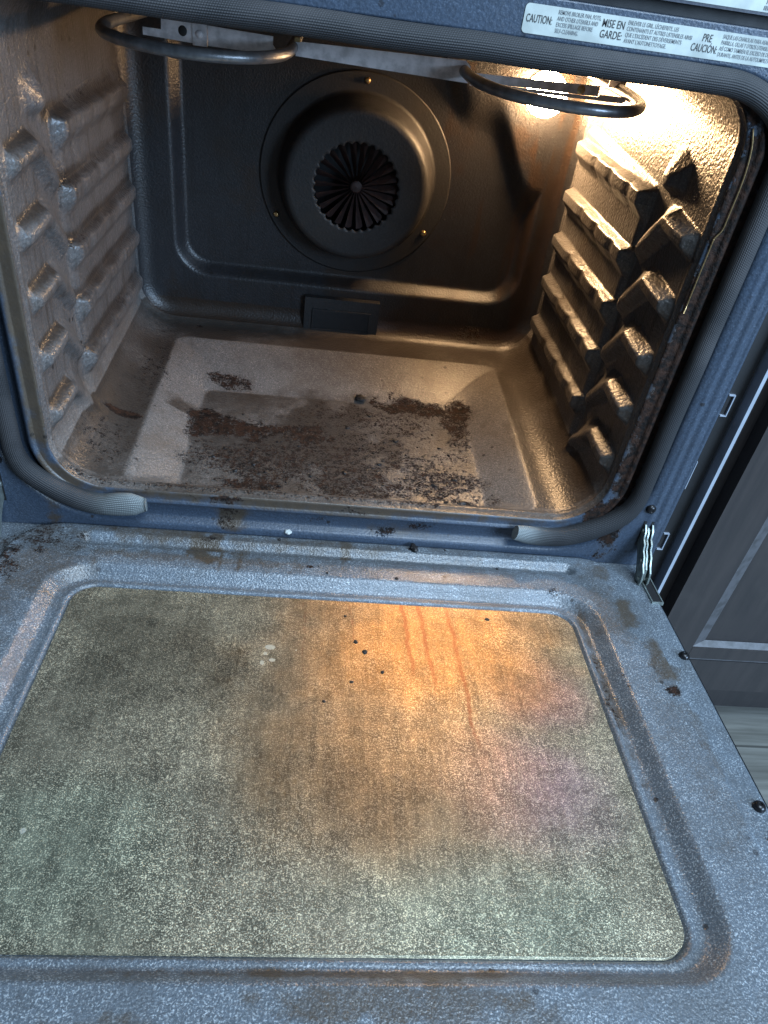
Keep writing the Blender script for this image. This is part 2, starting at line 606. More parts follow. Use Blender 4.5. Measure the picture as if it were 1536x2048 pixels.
def wall_relief(y, z, side):
    """stamped rack guides of the side walls: height into the cavity, and which guide"""
    h = np.zeros_like(y)
    gid = np.full(y.shape, -1)
    # raised rear field
    h = np.maximum(h, 0.0065 * sstep(0.138, 0.146, y) * (1 - sstep(0.40, 0.412, y)) * sstep(0.02, 0.045, z) * (1 - sstep(0.325, 0.335, z)))
    for k, zl in enumerate(LV):
        # rear guide: slightly rising towards the front, with a scalloped ledge
        zc = zl + 0.011 - 0.045 * (y - 0.140)
        sc_ = 0.0030 * (np.exp(-((y - 0.18) / 0.010) ** 2) + np.exp(-((y - 0.245) / 0.010) ** 2) + np.exp(-((y - 0.31) / 0.010) ** 2))
        p = 0.0180 - sc_
        win = sstep(0.137, 0.143, y) * (1 - sstep(0.395, 0.408, y))
        t = z - zc
        prof = (1 - sstep(-0.0005, 0.004, t)) * np.clip((t + 0.036) / 0.022, 0, 1)
        a = p * prof * win
        # front stop: a ridge that climbs from the end of the guide and runs level to the front
        zc2 = zl + 0.008 - 0.046 * np.clip((y - 0.072) / 0.050, 0, 1) - 0.003 * np.clip((0.072 - y) / 0.05, 0, 1)
        t2 = z - zc2
        upw = 0.0065 + 0.018 * sstep(0.066, 0.098, y)
        prof2 = np.where(t2 > 0, 1 - np.clip((t2 - 0.001) / upw, 0, 1), np.clip(1 + (t2 + 0.009) / 0.010, 0, 1))
        win2 = sstep(0.014, 0.021, y) * (1 - sstep(0.118, 0.130, y))
        b = (0.0155 - 0.003 * sstep(0.075, 0.12, y)) * prof2 * win2 * (0.85 + 0.15 * sstep(0.02, 0.05, y))
        hh = np.maximum(a, b)
        gid = np.where((hh > 0.004) & (hh >= h), k, gid)
        h = np.maximum(h, hh)
    # the small locating dimple above the top guide
    d = np.maximum(np.abs(y - 0.103) / 0.022, np.maximum(z - 0.345, 0) / 0.030 + 0.25 * np.abs(y - 0.103) / 0.022) + np.maximum(0.345 - z, 0) / 0.010
    h = np.maximum(h, 0.013 * np.clip(1.15 - d, 0, 0.85) / 0.85)
    return h, gid


def floor_relief(x, y):
    """pressed-in pan of the oven bottom"""
    d = sdrr(x, y, -0.234, 0.234, 0.016, 0.362, 0.016)
    inn = sdrr(x, y, -0.182, 0.182, 0.034, 0.268, 0.012)
    t = np.clip(-d / np.maximum(-d + np.maximum(inn, 0), 1e-4), 0, 1) * (d < 0)
    return 0.028 * (0.85 * t + 0.15 * sstep(0.0, 1.0, t))


# -- tube of the cavity (floor, sides, ceiling) and the back wall, one continuous sheet
P, N, S = rr_loop()
FB = 0.026                                            # fillet to the back wall
ys = np.concatenate([[0.0, 0.0015, 0.004], np.arange(0.007, D - FB, 0.0021)])
ny = len(ys)
npm = len(P)
V = np.zeros((npm, ny, 3))
Y = np.broadcast_to(ys[None], (npm, ny))
X0 = np.broadcast_to(P[:, 0:1], (npm, ny)).copy()
Z0 = np.broadcast_to(P[:, 1:2], (npm, ny)).copy()
relief = np.zeros((npm, ny))
gids = np.full((npm, ny), -1)
for side, codes, sg in (('r', (1, 2, 3), 1), ('l', (5, 6, 7), -1)):
    msk = np.isin(S, codes)
    h, g = wall_relief(Y[msk], Z0[msk], side)
    for ax, kk in ((0, (1, 4, 7, 8, 7, 4, 1)), (1, (1, 3, 1))):
        kk = np.array(kk, float) / sum(kk)
        h = np.apply_along_axis(lambda a: np.convolve(np.pad(a, len(kk) // 2, 'edge'), kk, 'valid'), ax, h)
    if sg < 0:
        kk = np.ones(5) / 5
        for ax in (0, 0, 1):
            h = np.apply_along_axis(lambda a: np.convolve(np.pad(a, 2, 'edge'), kk, 'valid'), ax, h)
        h = 0.84 * h
    nx = np.abs(N[msk, 0])[:, None]
    relief[msk] = h * nx
    gids[msk] = np.where(g >= 0, g + (0 if sg > 0 else 10), -1)
mskf = np.isin(S, (0, 1, 7))
relief[mskf] -= floor_relief(X0[mskf], Y[mskf]) * (N[mskf, 1:2] < -0.7)
# a rolled lip at the mouth
lip = 0.0005 * (1 - sstep(0.0, 0.006, Y)) - 0.0016 * np.exp(-((Y - 0.0105) / 0.0028) ** 2)
relief = relief - lip * 1.0
# gentle dents of pressed sheet
PP = np.stack([X0, Y, Z0], -1)
relief = relief + 0.0016 * (fbm(PP, 9, 5, 2) - 0.5) * sstep(0.01, 0.04, Y)
V[..., 0] = X0 - relief * N[:, 0:1]
V[..., 1] = Y
V[..., 2] = Z0 - relief * N[:, 1:2]


def back_relief(x, z):
    """depth (+y) of the back wall: recessed middle panel with a cut corner round the lamp"""
    d = sdrr(x, z, -0.246, 0.262, 0.066, 0.40, 0.05)
    # diagonal corner that leaves room for the lamp
    cut = (x - 0.185) * 0.72 + (z - 0.318) * 0.69 + 0.012 * np.sin(x * 60)
    d0 = d
    return 0.017 * np.minimum(1 - sstep(-0.018, 0.0, d0), 1 - sstep(-0.034, 0.004, cut))


nf = 10
rings = []
for k in range(1, nf + 1):
    a = (math.pi / 2) * k / nf
    inset = FB * (1 - math.cos(a))
    y = D - FB + FB * math.sin(a)
    q = P - inset * N
    rings.append(np.stack([q[:, 0], np.full(npm, y), q[:, 1]], -1))
q0 = P - FB * N
nb = 105
cen = np.array([0.0, 0.215])
for k in range(1, nb + 1):
    t = k / nb
    t2 = min(t, 0.985)
    q = q0 + (cen - q0) * t2
    y = D + back_relief(q[:, 0], q[:, 1])
    rings.append(np.stack([q[:, 0], y, q[:, 1]], -1))
RV = np.stack(rings, 1)
ALL = np.concatenate([V, RV], 1)
na = ALL.shape[1]
AV = ALL.reshape(-1, 3)
AF = grid_faces(npm, na, closed_u=True)[:, ::-1]
AN = grid_normals(AV, AF)
# orientation: normals must look into the cavity
probe = np.argmin(np.abs(AV[:, 2]) + np.abs(AV[:, 0]) + np.abs(AV[:, 1] - 0.39))
if AN[probe, 2] < 0:
    AF = AF[:, ::-1]
    AN = -AN
# dirt on the oven bottom, read off where it lies
x, y, z = AV[:, 0], AV[:, 1], AV[:, 2]
onfloor = (z < 0.03).astype(float)
jit = 1.5 * (fbm(AV, 40, 11, 5) - 0.5)
BURN = [(-0.152, 0.288, 0.050, 0.020, 0.72), (-0.176, 0.190, 0.024, 0.036, 0.90), (-0.112, 0.180, 0.085, 0.032, 0.86), (-0.03, 0.172, 0.050, 0.030, 0.74),
        (-0.085, 0.095, 0.110, 0.050, 0.62), (-0.110, 0.060, 0.060, 0.020, 0.74), (-0.02, 0.120, 0.13, 0.070, 0.56), (0.045, 0.075, 0.13, 0.046, 0.60),
        (0.02, 0.16, 0.11, 0.055, 0.48), (0.120, 0.266, 0.090, 0.026, 0.80), (0.168, 0.225, 0.028, 0.062, 0.72), (0.130, 0.090, 0.09, 0.065, 0.56),
        (0.085, 0.13, 0.07, 0.04, 0.50), (0.158, 0.050, 0.03, 0.025, 0.60), (0.045, 0.22, 0.13, 0.05, 0.44), (-0.13, 0.045, 0.07, 0.02, 0.5), (-0.262, 0.143, 0.030, 0.009, 1.0), (-0.21, 0.40, 0.012, 0.006, 0.8),
        (0.20, 0.425, 0.03, 0.008, 0.5), (-0.26, 0.09, 0.04, 0.06, 0.36), (-0.25, 0.26, 0.025, 0.12, 0.34), (-0.16, 0.10, 0.03, 0.06, 0.36)]
burn = blobs(x, y, [(a_, b_, c1, d1, e1 * (0.90 if e1 < 0.7 else 1.0)) for a_, b_, c1, d1, e1 in BURN], jit) * onfloor
FILM = [(-0.195, 0.20, 0.045, 0.03, 0.75), (-0.03, 0.14, 0.19, 0.13, 0.50), (0.03, 0.25, 0.16, 0.05, 0.55), (-0.23, 0.11, 0.03, 0.10, 0.45), (0.05, 0.40, 0.25, 0.03, 0.55), (-0.26, 0.27, 0.03, 0.13, 0.5), (0.26, 0.2, 0.04, 0.18, 0.55), (-0.255, 0.17, 0.022, 0.17, 0.85), (0.0, 0.398, 0.30, 0.034, 0.8), (0.252, 0.16, 0.016, 0.2, 0.7), (-0.26, 0.10, 0.035, 0.12, 0.75), (0.0, 0.33, 0.2, 0.05, 0.42), (-0.02, 0.16, 0.18, 0.14, 0.85)]
film = blobs(x, y, FILM, jit * 0.8) * onfloor
# rest of the cavity: brown vapour film, heavier near the floor and along the ledges of the guides
rim = sdrr(x, y, -0.234, 0.234, 0.016, 0.362, 0.016)
film = np.maximum(film, onfloor * sstep(-0.002, 0.003, rim) * (0.62 + 0.75 * (fbm(AV, 22, 41, 4) - 0.25)) * (0.75 + 0.25 * (y > 0.02)))
flat_ = sdrr(x, y, -0.182, 0.182, 0.034, 0.268, 0.012)
film = np.maximum(film, onfloor * (1 - sstep(-0.004, 0.002, flat_)) * (0.22 + 0.75 * fbm(AV, 26, 43, 4)))
film = np.where((onfloor > 0) & (rim < 0) & (x < -0.185) & (y < 0.19), film * 0.35, film)
film = np.maximum(film, 0.55 * sstep(0.50, 0.75, fbm(AV, 7, 21, 4)) * (1 - onfloor))
wl = (np.abs(x) > 0.27) & (y < D - 0.02)
ledge = np.zeros_like(x)
for zl in LV:
    tt = z - (zl + 0.011 - 0.045 * (y - 0.140))
    ledge = np.maximum(ledge, np.exp(-((tt - 0.006) / 0.009) ** 2) * (y > 0.12))
stop_top = np.zeros_like(x)
for zl in LV:
    stop_top = np.maximum(stop_top, np.exp(-((z - zl - 0.014) / 0.006) ** 2) * (y > 0.02) * (y < 0.075))
film = np.maximum(film, np.where(wl & (x < 0), 0.9 * stop_top, 0))
film = np.maximum(film, np.where(wl & (x < 0), 0.95 * ledge * (0.3 + 1.1 * fbm(AV, 30, 31, 3)), 0))
burn = np.maximum(burn, np.where(wl & (x < 0), 0.33 * ledge * sstep(0.45, 0.7, fbm(AV, 30, 33, 3)), 0))
# rusty runs on the back wall, right of the fan
bk = (y > D - 0.004) & (z > 0.02)
run = sstep(0.52, 0.7, fbm(np.stack([x, 0 * x, z * 0.16], -1), 38, 35, 4)) * sstep(0.06, 0.14, x)
film = np.maximum(film, np.where(bk, 1.0 * run + 0.6 * sstep(0.45, 0.7, fbm(AV, 14, 37, 4)), 0))
# crust at the lower edges of the mouth
burn = np.maximum(burn, 0.42 * np.exp(-((y - 0.010) / 0.006) ** 2) * (z < 0.02) * (x < 0.12))
attrs = {'burn': burn, 'film': film}
fs = np.repeat(S, na - 1)
fk = np.tile(np.arange(na - 1), npm)
gall = np.full((npm, na), -1)
gall[:, :ny] = gids
gflat = gall.reshape(-1)
fg = gflat[AF].max(axis=1)
isback = fk >= ny - 1 + 4


def piece(name, sel, mat, parent):
    return link(name, np_mesh(name, AV, AF, attrs, AN, sel), mat, parent)


piece('oven_floor', np.isin(fs, (0, 1, 7)) & ~isback, M['cavity'], oven)
piece('oven_ceiling', np.isin(fs, (3, 4, 5)) & ~isback, M['wall'], oven)
back = piece('back_wall', isback, M['back'], oven)
for codes, base, lab in (((2,), 0, None), ((6,), 10, None)):
    sel = np.isin(fs, codes) & ~isback
    wobj = piece('side_wall', sel & (fg < 0), M['wall'], oven)
    for k in range(5):
        piece('rack_guide', sel & (fg == base + k), M['wall'], wobj)

# -- front frame round the mouth
FP, FN, FS = rr_loop(0.0, (120, 70, 120, 70), 24)
prof = [(0.0, 0.0005), (0.0008, -0.0008), (0.003, -0.0012), (0.0105, -0.0010), (0.0118, -0.0022), (0.0140, -0.0042), (0.0165, -0.0040), (0.0190, -0.0015), (0.0210, 0.0040), (0.0240, 0.0066), (0.0340, 0.0070), (0.0420, 0.0066), (0.0450, 0.0040), (0.0475, -0.0005), (0.0495, -0.0030), (0.0530, -0.004)]
OX, OZ0, OZ1 = 0.387, -0.16, 0.483
pts = []
for (r, y) in prof:
    q = FP + FN * (r * (1 - 0.73 * np.maximum(FN[:, 1:2], 0) - 0.15 * np.maximum(-FN[:, 1:2], 0)))
    pts.append(np.stack([q[:, 0], np.full(len(q), y), q[:, 1]], -1))
qa = FP + FN * (0.053 * (1 - 0.73 * np.maximum(FN[:, 1:2], 0) - 0.15 * np.maximum(-FN[:, 1:2], 0)))
# ray from ring to the outer rectangle along the normal
dist = np.full(len(qa), 9.0)
for i in range(len(qa)):
    nx, nz = FN[i]
    c = []
    if abs(nx) > 1e-6:
        c.append(((OX if nx > 0 else -OX) - qa[i, 0]) / nx)
    if abs(nz) > 1e-6:
        c.append(((OZ1 if nz > 0 else OZ0) - qa[i, 1]) / nz)
    dist[i] = min(k for k in c if k > 0)
for t in np.linspace(0.04, 1, 26):
    q = qa + FN * (dist * t)[:, None]
    xx = np.abs(q[:, 0])
    y = np.full(len(q), -0.004)
    ridge = 0.0016 * np.exp(-((xx - 0.3585) / 0.003) ** 2) + 0.0022 * np.exp(-((xx - 0.369) / 0.004) ** 2) + 0.0012 * np.exp(-((xx - 0.3785) / 0.002) ** 2)
    y = y - ridge + 0.016 * sstep(0.3795, 0.3875, xx) ** 1.5
    pts.append(np.stack([q[:, 0], y, q[:, 1]], -1))
pts.append(np.stack([q[:, 0], y + 0.03, q[:, 1]], -1))
A = np.stack(pts, 1)
FV = A.reshape(-1, 3)
FF = grid_faces(len(FP), A.shape[1], closed_u=True)
FNrm = grid_normals(FV, FF)
if FNrm[A.shape[1] * 5 + len(prof) + 4, 1] > 0:
    FF = FF[:, ::-1]
    FNrm = -FNrm
x, y, z = FV[:, 0], FV[:, 1], FV[:, 2]
jit = 1.3 * (fbm(FV, 90, 51, 4) - 0.5)
fburn = blobs(x, z, [(-0.125, -0.0045, 0.036, 0.006, 1.0), (-0.12, -0.03, 0.016, 0.02, 0.45), (0.02, -0.006, 0.03, 0.005, 0.5), (0.10, -0.028, 0.02, 0.008, 0.55), (0.06, -0.037, 0.015, 0.006, 0.6), (-0.02, -0.028, 0.01, 0.004, 0.4), (0.318, 0.24, 0.022, 0.30, 1.8), (0.302, 0.01, 0.026, 0.035, 1.5), (0.27, 0.435, 0.06, 0.02, 1.6), (0.315, 0.33, 0.016, 0.18, 1.8)], jit)
ffilm = blobs(x, z, [(-0.115, -0.03, 0.025, 0.022, 0.95), (0.02, -0.009, 0.06, 0.01, 0.7), (-0.02, -0.003, 0.34, 0.011, 0.85), (-0.12, -0.02, 0.2, 0.008, 0.45), (0.07, -0.035, 0.06, 0.01, 0.5), (0.307, 0.2, 0.012, 0.25, 0.7), (-0.3055, 0.2, 0.012, 0.34, 1.0), (0.318, 0.2, 0.02, 0.3, 1.0), (-0.29, 0.01, 0.04, 0.03, 0.8), (0.03, 0.492, 0.1, 0.012, 0.3)], jit * 0.7)
frame = link('front_frame', np_mesh('front_frame', FV, FF, {'burn': fburn, 'film': ffilm}, FNrm), M['frame'], oven)


def screw_bm(bm, c, r, h, ax):
    """pan-head screw with a cross recess; ax = outward direction"""
    q = Vector((0, 0, 1)).rotation_difference(Vector(ax)).to_matrix().to_4x4()
    q.translation = Vector(c)
    prof_ = [(0.0, h * 0.80), (r * 0.22, h * 0.80), (r * 0.30, h), (r * 0.55, h * 0.95), (r * 0.85, h * 0.62), (r, h * 0.12), (r, -h)]
    n = 20
    rs = []
    for (rr, hh) in prof_[1:]:
        rs.append([bm.verts.new(q @ Vector((rr * math.cos(2 * math.pi * k / n), rr * math.sin(2 * math.pi * k / n), hh))) for k in range(n)])
    bm.faces.new(rs[0])
    for a, b in zip(rs, rs[1:]):
        for k in range(n):
            bm.faces.new([a[k], a[(k + 1) % n], b[(k + 1) % n], b[k]])


for sx in (-1, 1):
    bm = bmesh.new()
    screw_bm(bm, (sx * 0.3535, -0.005, 0.030), 0.0058, 0.0035, (0, -1, 0))
    bm_obj('screw', bm, M['screw'], frame)

# -- trim above the mouth, behind it a shadow gap
bm = bmesh.new()
box_bm(bm, -0.387, 0.387, 0.010, 0.05, 0.478, 0.60)
bm_obj('gap_backing', bm, M['dark'], oven, smooth=False)
bm = bmesh.new()
box_bm(bm, -0.387, 0.387, -0.003, 0.009, 0.4915, 0.60)
bm_obj('upper_trim', bm, M['trim'], oven, bevel=0.0025)

# -- outer shell so that the oven is a closed body from the side too
bm = bmesh.new()
box_bm(bm, -0.383, -0.379, 0.03, 0.60, -0.30, 0.62)
box_bm(bm, 0.379, 0.383, 0.03, 0.60, -0.30, 0.62)
box_bm(bm, -0.379, 0.379, 0.596, 0.60, -0.30, 0.62)
box_bm(bm, -0.379, 0.379, 0.052, 0.596, 0.616, 0.62)
box_bm(bm, -0.379, 0.379, 0.04, 0.06, -0.30, -0.10)
box_bm(bm, -0.379, 0.379, 0.06, 0.596, FLOOR_Z, -0.296)
bm_obj('outer_shell', bm, M['shell'], oven, smooth=False)

# -- side trim with its slots, right of the frame (and mirrored)
for sx in (-1, 1):
    bm = bmesh.new()
    box_bm(bm, *sorted((sx * 0.389, sx * 0.4085)), 0.014, 0.05, -0.30, 0.60)
    st = bm_obj('side_trim', bm, M['shell'], oven, bevel=0.001)
    for zc, hh in ((0.160, 0.013), (-0.030, 0.013)):
        a, b = sorted((sx * 0.3925, sx * 0.3995))
        t = 0.0012
        bm = bmesh.new()
        c0 = (b - t) if sx > 0 else (a + t)
        if sx > 0:
            pp = [(a, zc + hh), (b, zc + hh), (b, zc - hh), (a, zc - hh), (a, zc - hh + t), (c0, zc - hh + t), (c0, zc + hh - t), (a, zc + hh - t)]
        else:
            pp = [(b, zc + hh), (a, zc + hh), (a, zc - hh), (b, zc - hh), (b, zc - hh + t), (c0, zc - hh + t), (c0, zc + hh - t), (b, zc + hh - t)]
        prism_bm(bm, pp, 0.0115, 0.0145, lambda u, v, w: Vector((u, w, v)))
        bm_obj('slot_rim', bm, M['strip'], st, smooth=False)
    bm = bmesh.new()
    box_bm(bm, *sorted((sx * 0.3915, sx * 0.3923)), 0.0115, 0.0145, 0.050, 0.088)
    bm_obj('slot_rim', bm, M['strip'], st, smooth=False)
    bm = bmesh.new()
    box_bm(bm, *sorted((sx * 0.4112, sx * 0.4150)), 0.000, 0.03, -0.30, 0.60)
    bm_obj('edge_strip', bm, M['strip'], oven, bevel=0.0006)

# -- fan cover on the back wall
PY = D + 0.017
FC = (0.003, 0.222)
sca = lambda th: 1 + 0.06 * np.abs(np.sin(th * 16)) - 0.03
cprof = [(0.131, PY + 0.001), (0.1315, PY - 0.0022), (0.1295, PY - 0.0030), (0.1110, PY - 0.0034), (0.1075, PY - 0.0048), (0.1055, PY - 0.0085), (0.1030, PY - 0.0180), (0.1005, PY - 0.0300), (0.0985, PY - 0.0370), (0.0960, PY - 0.0420), (0.0925, PY - 0.0448), (0.0875, PY - 0.0458), (0.0600, PY - 0.0462), (0.0560, PY - 0.0460), (0.0555, PY - 0.0440)]
LV_, LF_ = lathe(cprof, FC, 240, {13: sca, 14: sca})
LN = grid_normals(LV_, LF_)
if LN[9, 1] > 0:
    LF_, LN = LF_[:, ::-1], -LN
jit = fbm(LV_, 25, 61, 4)
cover = link('fan_cover', np_mesh('fan_cover', LV_, LF_, {'burn': 0.0 * jit, 'film': 0.5 * sstep(0.45, 0.7, jit)}, LN), M['cover'], oven)
for (sx, sz) in ((0.006, 0.343), (-0.104, 0.163), (0.107, 0.159)):
    bm = bmesh.new()
    screw_bm(bm, (sx, PY - 0.0032, sz), 0.0042, 0.0032, (0, -1, 0))
    bm_obj('screw', bm, M['brass'], cover)
for (ang, dy) in ((34, 0.018), (20, 0.018), (14, 0.018)):
    a = math.radians(ang)
    bm = bmesh.new()
    q = Matrix.Translation((FC[0] + 0.1012 * math.cos(a), PY - dy, FC[1] + 0.1012 * math.sin(a))) @ Matrix.Rotation(-a, 4, 'Y') @ Matrix.Diagonal((0.0012, 0.0052, 0.0026, 1))
    bmesh.ops.create_icosphere(bm, subdivisions=2, radius=1, matrix=q)
    bm_obj('vent_hole', bm, M['dark'], cover)
# dark chamber and the fan wheel behind the opening
V_, F_ = lathe([(0.075, PY - 0.001), (0.03, PY - 0.0015), (0.0005, PY - 0.0015)], FC, 48)
link('fan_chamber', np_mesh('fan_chamber', V_, F_), M['dark'], cover)
bm = bmesh.new()
nb_ = 22
for k in range(nb_):
    a = 2 * math.pi * k / nb_ + 0.05
    ca, sa = math.cos(a), math.sin(a)

    def fp(r, w, y):
        return Vector((FC[0] + r * ca - w * sa, y, FC[1] + r * sa + w * ca))
    y0, y1 = PY - 0.0415, PY - 0.0335
    vs = [fp(0.006, -0.0006, y0), fp(0.035, -0.0038, y0), fp(0.0545, -0.0056, y0), fp(0.0558, 0.0, 0.5 * (y0 + y1)), fp(0.0545, 0.0040, y1), fp(0.035, 0.0026, y1), fp(0.006, 0.0006, y1)]
    v0 = [bm.verts.new(p) for p in vs]
    v1 = [bm.verts.new(p + Vector((0, 0.0012, 0))) for p in vs]
    bm.faces.new(v0)
    bm.faces.new(list(reversed(v1)))
    for i in range(len(vs)):
        j = (i + 1) % len(vs)
        bm.faces.new([v0[j], v0[i], v1[i], v1[j]])
V_, F_ = lathe([(0.0085, PY - 0.020), (0.0080, PY - 0.0400), (0.006, PY - 0.0412), (0.0020, PY - 0.0418), (0.0005, PY - 0.0420)], FC, 32)
vv = [bm.verts.new(p) for p in V_]
for f in F_:
    bm.faces.new([vv[q_] for q_ in f])
fan = bm_obj('fan_wheel', bm, M['fan'], oven, smooth=False)

# -- vent box low on the back wall
bm = bmesh.new()
box_bm(bm, -0.056, 0.056, D - 0.0105, D + 0.01, -0.006, 0.0555)
vb = bm_obj('vent_box', bm, M['cover'], oven, bevel=0.005, seg=3)
for (a, b, c, d) in ((-0.044, 0.044, 0.0365, 0.0385), (-0.044, 0.044, 0.0060, 0.0080), (-0.044, -0.042, 0.0082, 0.0363), (0.042, 0.044, 0.0082, 0.0363)):
    bm = bmesh.new()
    box_bm(bm, a, b, D - 0.0125, D - 0.0098, c, d)
    bm_obj('slot_rim', bm, M['cover'], vb, bevel=0.0006)
bm = bmesh.new()
box_bm(bm, -0.0418, 0.0418, D - 0.0112, D - 0.0098, 0.0082, 0.0363)
bm_obj('slot_opening', bm, M['dark'], vb, smooth=False)

# -- oven lamp
BC = Vector((0.2325, 0.417, 0.358))
bm = bmesh.new()
bmesh.ops.create_uvsphere(bm, u_segments=40, v_segments=24, radius=R_BULB, matrix=Matrix.Translation(BC))
bulb = bm_obj('light_bulb', bm, M['bulb'], oven, sharp=180)
V_, F_ = lathe([(0.026, D + 0.001), (0.026, D - 0.006), (0.022, D - 0.0085), (0.014, D - 0.009)], (BC.x, BC.z), 40)
link('lamp_socket', np_mesh('lamp_socket', V_, F_[:, ::-1]), M['steel'], oven)

# -- broil element: two bowed loops of tube that come from the back wall
EZ = 0.400
left = [(-0.232, 0.43, EZ), (-0.240, 0.34, EZ), (-0.250, 0.26, EZ), (-0.256, 0.205, EZ), (-0.248, 0.160, EZ), (-0.226, 0.132, EZ), (-0.192, 0.112, EZ), (-0.150, 0.108, EZ), (-0.112, 0.124, EZ), (-0.087, 0.160, EZ), (-0.079, 0.215, EZ), (-0.078, 0.30, EZ), (-0.078, 0.38, EZ), (-0.078, 0.43, EZ)]
rightp = [(0.086, 0.43, EZ), (0.088, 0.36, EZ), (0.094, 0.27, EZ), (0.094, 0.20, EZ), (0.104, 0.150, EZ), (0.128, 0.116, EZ), (0.162, 0.100, EZ), (0.200, 0.096, EZ), (0.232, 0.108, EZ), (0.255, 0.138, EZ), (0.264, 0.180, EZ), (0.262, 0.24, EZ), (0.256, 0.30, EZ), (0.250, 0.43, EZ)]
el = link('broil_element', sweep(catmull(left, 10), 0.0054, 16, name='broil_element'), M['tube'], oven)
link('broil_element', sweep(catmull(rightp, 10), 0.0054, 16, name='broil_element'), M['tube'], oven)

# -- hanger plate of the element
bm = bmesh.new()
fy = lambda u, v, w: Vector((u, w, v))
BY = 0.2135
prism_bm(bm, [(-0.2235, 0.3935), (-0.162, 0.3915), (-0.162, 0.4085), (-0.2055, 0.4110), (-0.2060, 0.4000), (-0.2235, 0.4000)], BY, BY + 0.0016, fy)
prism_bm(bm, [(-0.1615, 0.3915), (-0.083, 0.3915), (-0.083, 0.3945), (-0.0955, 0.3960), (-0.0985, 0.4000), (-0.0985, 0.4070), (-0.1615, 0.4085)], BY - 0.0008, BY + 0.0008, fy)
prism_bm(bm, [(-0.076, 0.3930), (0.099, 0.3895), (0.099, 0.4045), (0.0930, 0.4090), (-0.080, 0.4055), (-0.076, 0.4010)], BY, BY + 0.0016, fy)
prism_bm(bm, [(0.101, 0.3915), (0.236, 0.3930), (0.2375, 0.3955), (0.266, 0.3960), (0.266, 0.3925), (0.262, 0.3900), (0.101, 0.3880)], BY - 0.0006, BY + 0.0004, fy)
prism_bm(bm, [(0.101, 0.3918), (0.2355, 0.3934), (0.2355, 0.4030), (0.180, 0.4012), (0.101, 0.3995)], BY, BY + 0.0014, fy)
prism_bm(bm, [(0.250, 0.4000), (0.268, 0.4005), (0.268, 0.4075), (0.250, 0.4065)], BY + 0.02, BY + 0.0215, fy)
plate = bm_obj('element_bracket', bm, M['steel'], oven, smooth=False)
bm = bmesh.new()
box_bm(bm, -0.176, -0.162, BY - 0.0012, BY - 0.0002, 0.3905, 0.4105)
bm_obj('bracket_tab', bm, M['steel'], plate, smooth=False)
bm = bmesh.new()
q = Matrix.Translation((-0.1695, BY - 0.0014, 0.4005)) @ Matrix.Diagonal((0.0036, 0.0016, 0.0036, 1))
bmesh.ops.create_icosphere(bm, subdivisions=3, radius=1, matrix=q)
bm_obj('rivet', bm, M['steel'], plate)
for hx, hz, mat_ in ((-0.1855, 0.4012, 'dark'), (0.2165, 0.3975, 'brass')):
    bm = bmesh.new()
    q = Matrix.Translation((hx, BY - 0.0001, hz)) @ Matrix.Diagonal((0.0042, 0.0009, 0.0046, 1))
    bmesh.ops.create_icosphere(bm, subdivisions=3, radius=1, matrix=q)
    bm_obj('plate_hole', bm, M[mat_], plate)
for sx, hz in ((-0.0745, 0.4065), (0.0985, 0.4105)):
    bm = bmesh.new()
    box_bm(bm, sx - 0.003, sx + 0.003, BY - 0.004, BY + 0.006, hz - 0.001, hz + 0.003)
    bm_obj('element_clip', bm, M['brass'], plate, bevel=0.0006)

# -- rope gasket clipped round the mouth, open along the bottom
GP, GN, GS = rr_loop(0.0195, (60, 40, 60, 40), 20)
GP[:, 1] -= 0.0150 * sstep(0.33, 0.4625, GP[:, 1])
GP[:, 0] += np.sign(GP[:, 0]) * 0.0140 * sstep(0.20, 0.3195, np.abs(GP[:, 0])) * sstep(-0.0195, 0.03, GP[:, 1])
order = []
n_ = len(GP)
i0 = [i for i in range(n_) if GS[i] == 0 and GP[i, 0] > 0.203][0]
i1 = [i for i in range(n_) if GS[i] == 0 and GP[i, 0] < -0.2035][-1]
idx = [(i0 + k) % n_ for k in range(n_)]
idx = idx[:idx.index(i1) + 1]
path = np.stack([GP[idx, 0], np.full(len(idx), -0.0065), GP[idx, 1]], -1)
wob = fbm(path, 16, 71, 2) - 0.5
path[:, 1] -= 0.002 * wob
path[:, 0] += 0.0022 * (fbm(path, 14, 72, 2) - 0.5)
path[:, 2] += 0.0022 * (fbm(path, 14, 73, 2) - 0.5)
# right end curls up a little, left end is flattened and splayed
k = np.arange(len(path))
e0 = np.exp(-(k / 2.0) ** 2)
path[:, 2] += 0.0075 * e0
path[:, 1] -= 0.006 * e0
e1 = np.exp(-((len(path) - 1 - k) / 4.0) ** 2)
path[:, 2] += 0.008 * e1
path[:, 1] -= 0.004 * e1
path = catmull(path, 3)
k = np.arange(len(path))
sc2 = np.ones((len(path), 2))
t0 = np.clip(k / 9.0, 0, 1)
t1 = np.clip((len(path) - 1 - k) / 16.0, 0, 1)
thick = 1.0 - 0.22 * sstep(-0.01, 0.07, path[:, 2])
sc2[:, 0] = 0.90 * thick
sc2[:, 1] = thick
tipa = np.clip((len(path) - 1 - k) / 5.0, 0, 1)
sc2[:, 0] *= (0.50 + 0.50 * t1) * (0.70 + 0.30 * tipa) * (0.62 + 0.38 * np.clip(k / 40.0, 0, 1))
sc2[:, 1] *= (0.72 + 0.28 * tipa) * (1 + 0.20 * np.sin(np.pi * t1) * (t1 < 1)) * (0.75 + 0.25 * np.sin(np.pi * 0.5 * t0))
me = sweep(path, 0.0122, 28, up=(0, 1, 0), scale=sc2, uv=True, name='door_gasket')
fr = np.repeat(np.maximum(np.exp(-((len(path) - 1 - k) / 16.0) ** 2), np.exp(-(k / 9.0) ** 2)), 28)
at = me.attributes.new('fray', 'FLOAT', 'POINT')
